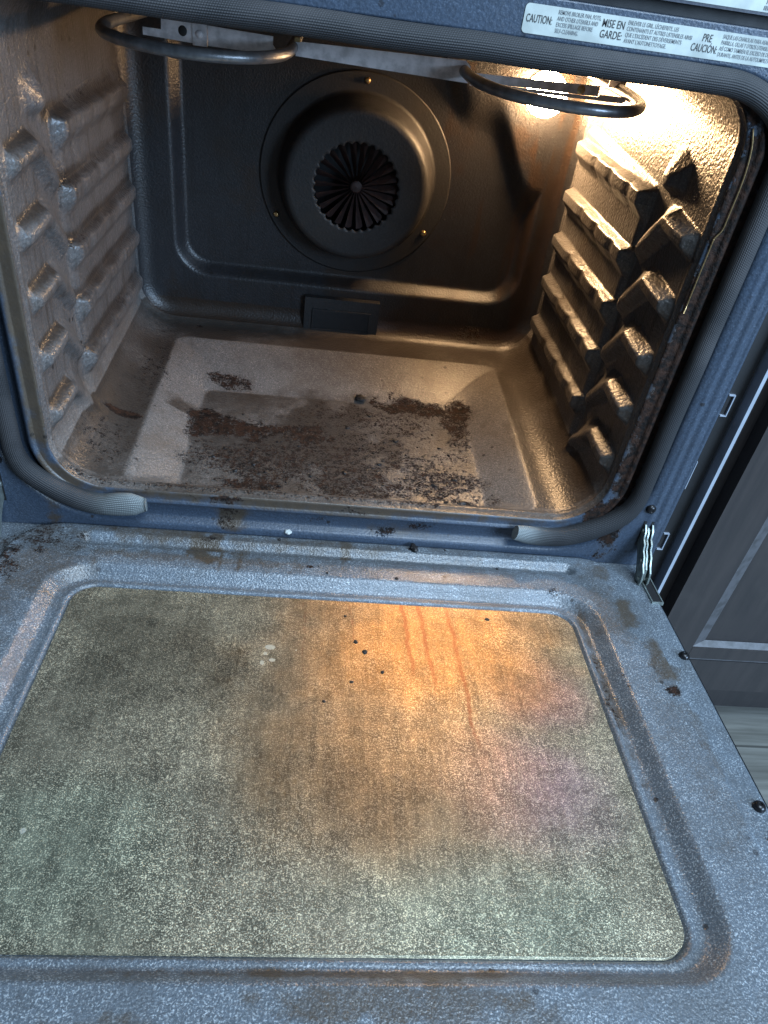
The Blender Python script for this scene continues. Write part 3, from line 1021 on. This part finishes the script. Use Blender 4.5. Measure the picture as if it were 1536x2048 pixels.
at.data.foreach_set('value', fr.astype(np.float32))
link('door_gasket', me, M['gasket'], oven)

joint = [(0.3000, -0.0025, 0.418), (0.3055, -0.0025, 0.402), (0.3085, -0.0025, 0.380), (0.3085, -0.0025, 0.352), (0.3080, -0.0025, 0.338), (0.3040, -0.0025, 0.330), (0.3035, -0.0025, 0.322), (0.3030, -0.0025, 0.26)]
link('liner_joint', sweep(catmull(joint, 6), 0.0007, 8, name='liner_joint', up=(0, 1, 0)), M['brass'], oven)

# ------------------------------------------------------------------ stickers with their print
def text_mesh(name, body, size, loc, sx, mat, parent, bold=0.0, align='LEFT', line=1.0, shear=0.0):
    cu = bpy.data.curves.new(name, 'FONT')
    cu.body = body
    cu.size = size
    cu.offset = bold
    cu.align_x = align
    cu.space_line = line
    cu.resolution_u = 3
    cu.shear = shear
    tmp = bpy.data.objects.new(name, cu)
    COL.objects.link(tmp)
    dg = bpy.context.evaluated_depsgraph_get()
    me = bpy.data.meshes.new_from_object(tmp.evaluated_get(dg))
    bpy.data.objects.remove(tmp)
    for v in me.vertices:
        v.co = Vector((loc[0] + v.co.x * sx, loc[1], loc[2] + v.co.y))
    me.materials.clear()
    return link(name, me, mat, parent)


def sticker(name, x0, x1, z0, z1, y, r, mat):
    pts_ = []
    for (cx, cz, a0) in ((x1 - r, z1 - r, 0), (x0 + r, z1 - r, 90), (x0 + r, z0 + r, 180), (x1 - r, z0 + r, 270)):
        for t in range(7):
            a = math.radians(a0 + 15 * t)
            pts_.append((cx + r * math.cos(a), cz + r * math.sin(a)))
    bm_ = bmesh.new()
    prism_bm(bm_, pts_, y, y + 0.0004, fy)
    return bm_obj(name, bm_, mat, oven, smooth=False)


LY = -0.0046
lab = sticker('caution_label', 0.0975, 0.365, 0.4600, 0.4785, LY, 0.003, M['label'])
TY = LY - 0.00025
text_mesh('lettering', 'CAUTION:', 0.0071, (0.0992, TY, 0.4672), 0.585, M['ink'], lab, 0.00004)
text_mesh('lettering', 'MISE EN\nGARDE:', 0.0071, (0.1560, TY, 0.4707), 0.69, M['ink'], lab, 0.00004, line=0.95)
text_mesh('lettering', 'PRE', 0.0071, (0.2338, TY, 0.4707), 0.66, M['ink'], lab, 0.00004)
text_mesh('lettering', 'CAUCI\u00d3N:', 0.0071, (0.2270, TY, 0.4640), 0.60, M['ink'], lab, 0.00004)
small = [('REMOVE BROILER PAN, POTS,\nAND OTHER UTENSILS AND\nEXCESS SPILLAGE BEFORE\nSELF-CLEANING.', 0.1222, 0.64),
         ('ENLEVER LE GRIL, L\u00c8CHEFRITE, LES\nCONTENANTS ET AUTRES USTENSILES AINSI\nQUE L\u2019EXC\u00c9DENT DES D\u00c9VERSEMENTS\nAVANT L\u2019AUTONETTOYAGE.', 0.1752, 0.665),
         ('SAQUE LAS CHAROLAS PARA ASAR,\nPARRILLA, OLLAS Y OTROS UTENSILIOS\nAS\u00cd COMO TAMBI\u00c9N EL EXCESO DE DERRAME\nDURANTE, ANTES DE LA AUTOLIMPIEZA.', 0.2490, 0.60)]
for body, lx, sx in small:
    text_mesh('small_print', body, 0.0038, (lx, TY, 0.4742), sx, M['ink2'], lab, 0.00004, line=1.0)
lab2 = sticker('rating_label', 0.185, 0.375, 0.4935, 0.545, -0.0036, 0.002, M['label'])
text_mesh('lettering', 'RC22373', 0.0060, (0.2725, -0.0039, 0.4985), 0.75, M['ink2'], lab2, 0.0001)
bm = bmesh.new()
bx = 0.2722
for w in (1, 2, 1, 3, 1, 1, 2, 1, 3, 2, 1, 1, 2, 3, 1, 2, 1, 1):
    box_bm(bm, bx, bx + 0.00045 * w, -0.0040, -0.0037, 0.4948, 0.4975)
    bx += 0.00045 * w + 0.0007
bm_obj('bar_code', bm, M['ink2'], lab2, smooth=False)

# ------------------------------------------------------------------ the door, folded down
DT = math.atan(0.08706862)
DZ = -0.0490816


def dpt(x, d, h):
    """door coordinates: x across, d away from the hinge, h up from the door face"""
    return (x, -d * math.cos(DT) - h * math.sin(DT) * -1.0, DZ + d * math.sin(DT) + h * math.cos(DT))


def dpta(x, d, h):
    return np.stack([x, -d * math.cos(DT) + h * math.sin(DT), DZ + d * math.sin(DT) + h * math.cos(DT)], -1)


GX, GD0, GD1, GR = 0.2595, 0.0960, 0.4535, 0.025


def door_h(x, d):
    A = sdrr(x, d, -0.343, 0.343, 0.003, 0.70, 0.055)
    h = -0.0065 * sstep(-0.004, 0.002, A)
    # long bead
    q = np.hypot(np.maximum(np.abs(x - 0.003) - 0.268, 0), d - 0.0300) - 0.0105
    h = h - 0.0075 * (1 - np.clip((q + 0.0075) / 0.0075, 0, 1))
    o = sdrr(x, d, -0.2880, 0.2880, 0.0715, 0.4750, 0.048)
    g = sdrr(x, d, -GX, GX, GD0, GD1, GR)
    t = np.clip((o + 0.0135) / 0.0135, 0, 1)
    h = h - 0.0115 * (1 - (0.8 * t + 0.2 * sstep(0, 1, t)))
    h = h + 0.0016 * np.exp(-((g - 0.0045) / 0.0022) ** 2)
    h = h - 0.005 * (1 - sstep(-0.0010, 0.0010, g))
    # rounded outer edges
    e = np.abs(x) - 0.373
    h = h - 0.004 * sstep(-0.005, 0.0, e) - 0.004 * (1 - sstep(0.0, 0.004, d))
    return h


xs = np.arange(-0.373, 0.37301, 0.0022)
ds = np.arange(0.0, 0.6001, 0.0022)
Xg, Dg = np.meshgrid(xs, ds, indexing='ij')
Hg = door_h(Xg, Dg) + 0.0008 * (fbm(np.stack([Xg, Dg, 0 * Xg], -1), 8, 81, 2) - 0.5)
DVv = dpta(Xg, Dg, Hg).reshape(-1, 3)
DF = grid_faces(len(xs), len(ds))
DN = grid_normals(DVv, DF)
if DN[100, 2] < 0:
    DF, DN = DF[:, ::-1], -DN
xf, df = Xg.ravel(), Dg.ravel()
jit = 1.5 * (fbm(np.stack([xf, df, 0 * xf], -1), 85, 91, 4) - 0.5)
dburn = blobs(xf, df, [(-0.022, 0.056, 0.009, 0.0035, 1.0), (0.331, 0.212, 0.012, 0.009, 0.95), (-0.135, 0.017, 0.014, 0.007, 0.6), (-0.335, 0.08, 0.02, 0.05, 0.55), (-0.31, 0.035, 0.05, 0.03, 0.42), (0.362, 0.36, 0.008, 0.012, 0.7), (-0.235, 0.4635, 0.04, 0.0035, 0.95), (-0.215, 0.487, 0.006, 0.02, 0.6), (0.268, 0.22, 0.004, 0.09, 0.45), (0.09, 0.013, 0.006, 0.004, 0.8), (0.25, 0.072, 0.02, 0.008, 0.35)], jit)
dfilm = blobs(xf, df, [(-0.138, 0.028, 0.030, 0.035, 0.95), (-0.10, 0.04, 0.02, 0.03, 0.6), (0.015, 0.02, 0.012, 0.03, 0.8), (-0.18, 0.012, 0.12, 0.016, 0.7), (-0.30, 0.05, 0.06, 0.04, 0.5), (0.318, 0.10, 0.014, 0.04, 0.75), (0.335, 0.18, 0.018, 0.05, 0.75), (-0.05, 0.018, 0.2, 0.012, 0.6), (0.02, 0.466, 0.20, 0.006, 0.75), (0.05, 0.486, 0.12, 0.02, 0.6), (-0.14, 0.51, 0.10, 0.02, 0.55), (0.12, 0.52, 0.04, 0.02, 0.8), (0.34, 0.26, 0.01, 0.08, 0.5), (0.31, 0.035, 0.014, 0.02, 0.6), (0.12, 0.50, 0.05, 0.02, 0.5), (-0.22, 0.48, 0.01, 0.03, 0.8), (0.27, 0.2, 0.008, 0.13, 0.7), (-0.30, 0.07, 0.07, 0.09, 0.55), (-0.15, 0.055, 0.2, 0.012, 0.55), (0.30, 0.08, 0.03, 0.1, 0.45), (-0.136, 0.052, 0.022, 0.014, 0.9), (0.322, 0.28, 0.03, 0.14, 0.35), (0.0, 0.56, 0.3, 0.03, 0.4), (0.0, 0.03, 0.36, 0.05, 0.42), (-0.33, 0.16, 0.05, 0.12, 0.40), (-0.1, 0.05, 0.004, 0.03, 0.8), (-0.155, 0.04, 0.004, 0.04, 0.8), (-0.12, 0.045, 0.004, 0.035, 0.8)], jit * 0.8)
door = link('oven_door', np_mesh('oven_door', DVv, DF, {'burn': dburn, 'film': dfilm}, DN), M['door'], oven)
# body of the door under the inner panel
bm = bmesh.new()
nn = 0
for (x0, x1, d0, d1, h0, h1) in ((-0.3725, 0.3725, 0.0, 0.6, -0.050, -0.0215),):
    vs = [bm.verts.new(dpt(x, d, h)) for x in (x0, x1) for d in (d0, d1) for h in (h0, h1)]
    for f in ((0, 1, 3, 2), (4, 6, 7, 5), (0, 4, 5, 1), (2, 3, 7, 6), (0, 2, 6, 4), (1, 5, 7, 3)):
        bm.faces.new([vs[i] for i in f])
bm_obj('door_body', bm, M['shell'], door, bevel=0.002)
bm = bmesh.new()
edge = [(x, d) for x, d in ((-0.373, 0.6), (-0.373, 0.0), (0.373, 0.0), (0.373, 0.6))]
for (a, b) in zip(edge, edge[1:]):
    v = []
    for (p, hh) in ((a, -0.0094), (b, -0.0094), (b, -0.024), (a, -0.024)):
        v.append(bm.verts.new(dpt(p[0], p[1], hh)))
    bm.faces.new(v)
bm_obj('door_edge', bm, M['frame'], door, smooth=False)
# window glass
nxg, ndg = 130, 90
ins = 0.0014
pts_ = []
gx = np.linspace(-1, 1, 257)
# rounded outline filled by concentric rings
loop = []
hx, hd = GX - ins, (GD1 - GD0) / 2 - ins
cd = (GD0 + GD1) / 2
r_ = GR - ins
nside, ncor = 60, 16
for (sx, sd, a0) in ((1, -1, 270), (1, 1, 0), (-1, 1, 90), (-1, -1, 180)):
    for t in np.linspace(0, 1, ncor, endpoint=False):
        a = math.radians(a0 + 90 * t)
        loop.append((sx * (hx - r_) + r_ * math.cos(a), sd * (hd - r_) + r_ * math.sin(a)))
    nx_ = {(1, -1): (1, 1), (1, 1): (-1, 1), (-1, 1): (-1, -1), (-1, -1): (1, -1)}[(sx, sd)]
    a = math.radians(a0 + 90)
    st_ = np.array((sx * (hx - r_) + r_ * math.cos(a), sd * (hd - r_) + r_ * math.sin(a)))
    en_ = np.array((nx_[0] * (hx - r_) + r_ * math.cos(a), nx_[1] * (hd - r_) + r_ * math.sin(a)))
    for t in np.linspace(0, 1, nside, endpoint=False):
        loop.append(tuple(st_ + (en_ - st_) * t))
loop = np.array(loop)
RG = np.stack([dpta(loop[:, 0], loop[:, 1] + cd, np.full(len(loop), -0.0155)), dpta(loop[:, 0], loop[:, 1] + cd, np.full(len(loop), -0.0112))], 1)
SV = RG.reshape(-1, 3)
SF = grid_faces(len(loop), 2, closed_u=True)
ngx, ngd = 260, 180
Ug, Wg = np.meshgrid(np.linspace(-hx, hx, ngx), np.linspace(-hd, hd, ngd), indexing='ij')
cxg, cdg = np.clip(Ug, -(hx - r_), hx - r_), np.clip(Wg, -(hd - r_), hd - r_)
off = np.hypot(Ug - cxg, Wg - cdg)
k_ = np.where(off > r_, r_ / np.maximum(off, 1e-9), 1.0)
Ug, Wg = cxg + (Ug - cxg) * k_, cdg + (Wg - cdg) * k_
GV = dpta(Ug.ravel(), Wg.ravel() + cd, np.full(Ug.size, -0.0112))
GFc = np.vstack([grid_faces(ngx, ngd), SF + len(GV)])
GV = np.vstack([GV, SV])
up_ = np.array([0, math.sin(DT), math.cos(DT)])
GNn = np.vstack([np.tile(up_, (ngx * ngd, 1)), np.tile(up_, (len(SV), 1))])
fm = (ngx // 2) * (ngd - 1) + ngd // 2
if np.cross(GV[GFc[fm, 1]] - GV[GFc[fm, 0]], GV[GFc[fm, 2]] - GV[GFc[fm, 0]])[2] < 0:
    GFc = GFc[:, ::-1]
gxw = GV[:, 0]
gdw = -(GV[:, 1]) / math.cos(DT)
jit = 0.7 * (fbm(GV, 40, 95, 4) - 0.5)
wig = 0.010 * (fbm(np.stack([0.35 * gxw, gdw, 0 * gdw], -1), 42, 97, 5) - 0.5)
drip = np.zeros_like(gxw)
for (xd, d0, d1, w, st) in ((0.093, 0.095, 0.25, 0.0030, 0.85), (0.122, 0.095, 0.31, 0.0030, 0.82), (0.075, 0.095, 0.23, 0.0030, 0.88), (0.060, 0.11, 0.19, 0.002, 0.5), (0.020, 0.105, 0.20, 0.002, 0.6), (-0.028, 0.105, 0.30, 0.003, 0.45), (0.030, 0.28, 0.40, 0.0028, 0.35), (-0.04, 0.25, 0.34, 0.0025, 0.35)):
    xx = xd + wig + (gdw - d0) * 0.05
    drip = np.maximum(drip, st * np.exp(-((gxw - xx) / w) ** 2) * sstep(d0 - 0.005, d0, gdw) * (1 - sstep(d1 - 0.06, d1, gdw)))
gx_ = 1.2 * (fbm(np.stack([gxw, gdw, 0 * gdw], -1), 11, 101, 5) - 0.5)


def soft(cx, cd_, rx, rd):
    d_ = np.hypot((gxw - cx) / rx, (gdw - cd_) / rd) + 0.9 * gx_
    return 1 - sstep(0.2, 1.2, d_)


amber_reflection = np.maximum(soft(0.085, 0.160, 0.195, 0.14), 0.6 * soft(0.06, 0.27, 0.14, 0.15))  # amber tint painting the bulb's reflection into the glass colour
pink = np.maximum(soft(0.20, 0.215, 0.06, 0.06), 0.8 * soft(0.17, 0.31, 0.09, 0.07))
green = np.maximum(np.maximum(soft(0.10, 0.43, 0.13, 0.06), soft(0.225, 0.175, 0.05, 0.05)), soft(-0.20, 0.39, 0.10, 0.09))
dark = np.maximum(soft(-0.15, 0.20, 0.13, 0.075), 0.6 * soft(0.0, 0.33, 0.12, 0.08))  # darkened glass colour, painted reflection of the unlit cavity
gpale = blobs(gxw, gdw, [(-0.058, 0.171, 0.006, 0.004, 1.0), (-0.062, 0.18, 0.003, 0.003, 0.9), (-0.055, 0.188, 0.004, 0.003, 0.9), (-0.064, 0.192, 0.003, 0.004, 0.9), (-0.033, 0.173, 0.002, 0.002, 0.8), (-0.22, 0.37, 0.004, 0.004, 0.9)], jit)
link('door_window', np_mesh('door_window', GV, GFc, {'film': drip, 'burn': gpale, 'amber_reflection': amber_reflection, 'pink': pink, 'green': green, 'dark_reflection': dark}, GNn), M['glass'], door)

for (sx, sd) in ((0.3655, 0.157), (0.362, 0.333), (-0.3655, 0.157), (-0.362, 0.333)):
    bm = bmesh.new()
    screw_bm(bm, dpt(sx, sd, -0.0058), 0.0056, 0.0042, (0, math.sin(DT), math.cos(DT)))
    bm_obj('screw', bm, M['screw'], door)
# hinge slots in the door and hinge arms
for sx in (-1, 1):
    bm = bmesh.new()
    sl = [(sx * 0.3665 + a, b) for a, b in ((-0.0055, 0.026), (0.0055, 0.026), (0.0055, 0.074), (-0.0055, 0.074))]
    v0 = [bm.verts.new(dpt(a, b, -0.0048)) for a, b in sl]
    v1 = [bm.verts.new(dpt(a, b, -0.012)) for a, b in sl]
    bm.faces.new(v0)
    for i in range(4):
        j = (i + 1) % 4
        bm.faces.new([v0[j], v0[i], v1[i], v1[j]])
    bm_obj('hinge_slot', bm, M['dark'], door, smooth=False)
    bm = bmesh.new()
    prism_bm(bm, [(-0.0068, 0.0245), (-0.0055, 0.0245), (-0.0055, 0.0742), (0.0055, 0.0742), (0.0055, 0.0245), (0.0068, 0.0245), (0.0068, 0.0755), (-0.0068, 0.0755)], -0.008, -0.0040, lambda u, v, w: Vector(dpt(sx * 0.3665 + u, v, w)))
    bm_obj('slot_rim', bm, M['hinge'], door, smooth=False)
    # arm: a stack of punched plates leaning from the frame slot into the door slot
    bm = bmesh.new()
    fx = lambda u, v, w: Vector((w, u, v))
    arm = [(0.004, 0.006), (-0.006, 0.008), (-0.012, 0.003), (-0.015, -0.006), (-0.021, -0.009), (-0.024, -0.016), (-0.031, -0.020), (-0.036, -0.028), (-0.043, -0.034), (-0.046, -0.046), (-0.043, -0.056), (-0.034, -0.058), (-0.028, -0.046), (-0.020, -0.034), (-0.010, -0.024), (0.004, -0.016)]
    for k, w in enumerate((-0.0042, 0.0, 0.0042)):
        sc3 = 1.0 if k != 1 else 0.86
        prism_bm(bm, [(-0.012 + (u_ + 0.012) * sc3, -0.02 + (v_ + 0.02) * sc3) for u_, v_ in arm], sx * 0.3595 + w - 0.0009, sx * 0.3595 + w + 0.0009, fx)
    hg = bm_obj('door_hinge', bm, M['hinge'], oven, bevel=0.0004)
    for (hy, hz) in ((-0.006, -0.001), (-0.028, -0.028), (-0.038, -0.047)):
        bm = bmesh.new()
        q = Matrix.Translation((sx * 0.3595, hy, hz)) @ Matrix.Rotation(math.pi / 2, 4, 'Y')
        bmesh.ops.create_cone(bm, cap_ends=True, segments=18, radius1=0.0026, radius2=0.0026, depth=0.0125, matrix=q)
        bm_obj('hinge_pin', bm, M['hinge'], hg)
    bm = bmesh.new()
    box_bm(bm, sx * 0.3595 - 0.0068, sx * 0.3595 + 0.0068, -0.0048, -0.0042, -0.024, 0.012)
    bm_obj('hinge_slot', bm, M['dark'], frame, smooth=False)

# ------------------------------------------------------------------ burnt crumbs
def crumb(name, loc, r, flat, label, mat='crumb', seed=0, group=None):
    bm_ = bmesh.new()
    bmesh.ops.create_icosphere(bm_, subdivisions=3 if r > 0.003 else 2, radius=r)
    co = np.array([v.co for v in bm_.verts])
    f = fbm(co + seed * 0.37, 1.5 / r, seed, 3)
    rs = np.random.default_rng(seed)
    ex = rs.uniform(0.75, 1.45)
    for v, k_ in zip(bm_.verts, f):
        v.co = Vector((v.co.x * ex, v.co.y, v.co.z * flat * 0.62)) * (0.2 + 1.5 * k_)
    a = rs.uniform(0, 6.28)
    bmesh.ops.rotate(bm_, verts=bm_.verts, matrix=Matrix.Rotation(a, 3, 'Z'))
    zmin = min(v.co.z for v in bm_.verts)
    for v in bm_.verts:
        v.co.z -= zmin
    o = bm_obj(name, bm_, M[mat], smooth=True, sharp=180)
    o.location = (loc[0], loc[1], loc[2] - 0.0003)
    o['label'] = label
    o['category'] = 'crumb'
    if group:
        o['group'] = group
    return o


def floor_z(x, y):
    return -float(floor_relief(np.array([x]), np.array([y]))[0])


crumb('burnt_crumb', (0.034, 0.272, floor_z(0.034, 0.272)), 0.0082, 0.75, 'largest black burnt lump at the back slope of the oven floor', seed=3)
crumb('burnt_crumb', (0.150, 0.040, -0.018), 0.0042, 0.8, 'black burnt lump near the front right corner of the sunken oven floor', seed=4)
crumb('burnt_crumb', (0.093, -0.013, dpt(0, 0.013, 0)[2] + 0.0006), 0.0046, 0.8, 'black burnt lump on the inner edge of the door below the frame', seed=5)
crumb('pale_crumb', (-0.051, -0.004, -0.044), 0.0034, 0.9, 'small pale white crumb on the blue frame sill left of centre', mat='crumb2', seed=6)
spots = [(0.082, 0.188), (0.079, 0.177), (0.136, 0.168), (-0.07, 0.155), (-0.048, 0.147), (0.008, 0.055), (-0.066, 0.062), (0.011, 0.097), (0.122, 0.085), (0.148, 0.153), (-0.142, 0.065), (0.064, 0.038), (0.035, 0.16), (0.055, 0.12), (0.10, 0.075), (-0.10, 0.10), (0.13, 0.20), (0.16, 0.18), (-0.03, 0.085), (0.045, 0.235), (-0.08, 0.045), (0.015, 0.20), (0.15, 0.10), (-0.12, 0.085), (0.09, 0.05), (-0.15, 0.11), (0.02, 0.12), (0.11, 0.14)]
while len(spots) < 95:
    q_ = (random.gauss(0.0, 0.095), random.gauss(0.115, 0.06))
    if abs(q_[0]) < 0.178 and 0.03 < q_[1] < 0.27:
        spots.append(q_)
for i, (cx_, cy_) in enumerate(spots):
    crumb('burnt_crumb', (cx_, cy_, floor_z(cx_, cy_)), random.uniform(0.0013, 0.0033) if i < 28 else random.uniform(0.0007, 0.0020), 0.8, 'tiny black burnt crumb scattered on the sunken oven floor', seed=20 + i, group='burnt crumbs on the oven floor')
gd = [(0.025, 0.157), (0.05, 0.196), (0.034, 0.17), (0.02, 0.21), (0.165, 0.113), (-0.005, 0.235), (0.015, 0.12)]
for i, (cx_, cd_) in enumerate(gd):
    p = dpt(cx_, cd_, -0.0112)
    crumb('burnt_crumb', p, random.uniform(0.0014, 0.0024), 0.6, 'tiny dark speck of burnt food lying on the orange-lit door window', seed=60 + i, group='burnt specks on the door window')
sd_ = [(-0.20, 0.003), (0.03, 0.004), (0.13, 0.010), (-0.06, 0.012), (0.19, 0.030), (-0.005, 0.066), (0.07, 0.068)]
for i, (cx_, cd_) in enumerate(sd_):
    p = dpt(cx_, cd_, float(door_h(np.array([cx_]), np.array([cd_]))[0]))
    crumb('burnt_crumb', p, random.uniform(0.0012, 0.0024), 0.7, 'tiny black burnt crumb on the enamel ledge at the hinge side of the door', seed=80 + i, group='burnt crumbs on the door ledge')

# ------------------------------------------------------------------ kitchen cabinet to the right
cab = empty('kitchen_cabinet', (0.86, 0.3, FLOOR_Z), 'dark brown kitchen cabinet with recessed panel door right of the oven', 'cabinet')
CX0, CX1 = 0.441, 1.25
bm = bmesh.new()
box_bm(bm, CX0, CX1, 0.050, 0.62, -0.325, 0.52)
bm_obj('carcass', bm, M['cabinet'], cab, bevel=0.0015)
bm = bmesh.new()
dx0, dx1, dz0, dz1, ry = 0.462, 1.10, -0.254, 0.50, 0.028
st_w = 0.058
fyc = 0.049
prism = [((dx0, dz0), (dx0 + st_w, dz0), (dx0 + st_w, dz1), (dx0, dz1)), ((dx1 - st_w, dz0), (dx1, dz0), (dx1, dz1), (dx1 - st_w, dz1)), ((dx0 + st_w + 0.0006, dz0), (dx1 - st_w - 0.0006, dz0), (dx1 - st_w - 0.0006, dz0 + 0.022), (dx0 + st_w + 0.0006, dz0 + 0.022)), ((dx0 + st_w + 0.0006, dz1 - 0.05), (dx1 - st_w - 0.0006, dz1 - 0.05), (dx1 - st_w - 0.0006, dz1), (dx0 + st_w + 0.0006, dz1))]
for p4 in prism:
    prism_bm(bm, p4, ry, fyc, fy)
cdoor = bm_obj('cabinet_door', bm, M['cabinet'], cab, bevel=0.0018)
# bevelled moulding round the panel
ix0, ix1, iz0, iz1 = dx0 + st_w, dx1 - st_w, dz0 + 0.022, dz1 - 0.05
bw = 0.020
bm = bmesh.new()
o_ = [(ix0, iz0), (ix1, iz0), (ix1, iz1), (ix0, iz1)]
i_ = [(ix0 + bw, iz0 + bw * 0.3), (ix1 - bw, iz0 + bw * 0.3), (ix1 - bw, iz1 - bw), (ix0 + bw, iz1 - bw)]
vo = [bm.verts.new((a, ry + 0.002, b)) for a, b in o_]
vi = [bm.verts.new((a, ry + 0.010, b)) for a, b in i_]
for k_ in range(4):
    bm.faces.new([vo[k_], vo[(k_ + 1) % 4], vi[(k_ + 1) % 4], vi[k_]])
bm_obj('moulding', bm, M['cabinet_edge'], cdoor, smooth=False)
bm = bmesh.new()
box_bm(bm, ix0 + bw * 0.5, ix1 - bw * 0.5, ry + 0.0105, fyc - 0.002, iz0 + 0.0005, iz1 - 0.003)
bm_obj('door_panel', bm, M['cabinet'], cdoor, smooth=False)
bm = bmesh.new()
box_bm(bm, dx0 + 0.001, dx1 - 0.001, ry + 0.001, ry + 0.004, dz0 - 0.0035, dz0 - 0.0005)
bm_obj('door_edge', bm, M['cabinet_edge'], cdoor, smooth=False)
bm = bmesh.new()
box_bm(bm, CX0, CX1, 0.030, 0.049, -0.325, dz0 - 0.006)
bm_obj('bottom_rail', bm, M['cabinet'], cab, bevel=0.004, seg=3)
bm = bmesh.new()
box_bm(bm, CX0 + 0.002, CX1, 0.075, 0.10, FLOOR_Z, -0.326)
bm_obj('toe_kick', bm, M['cabinet'], cab, smooth=False)
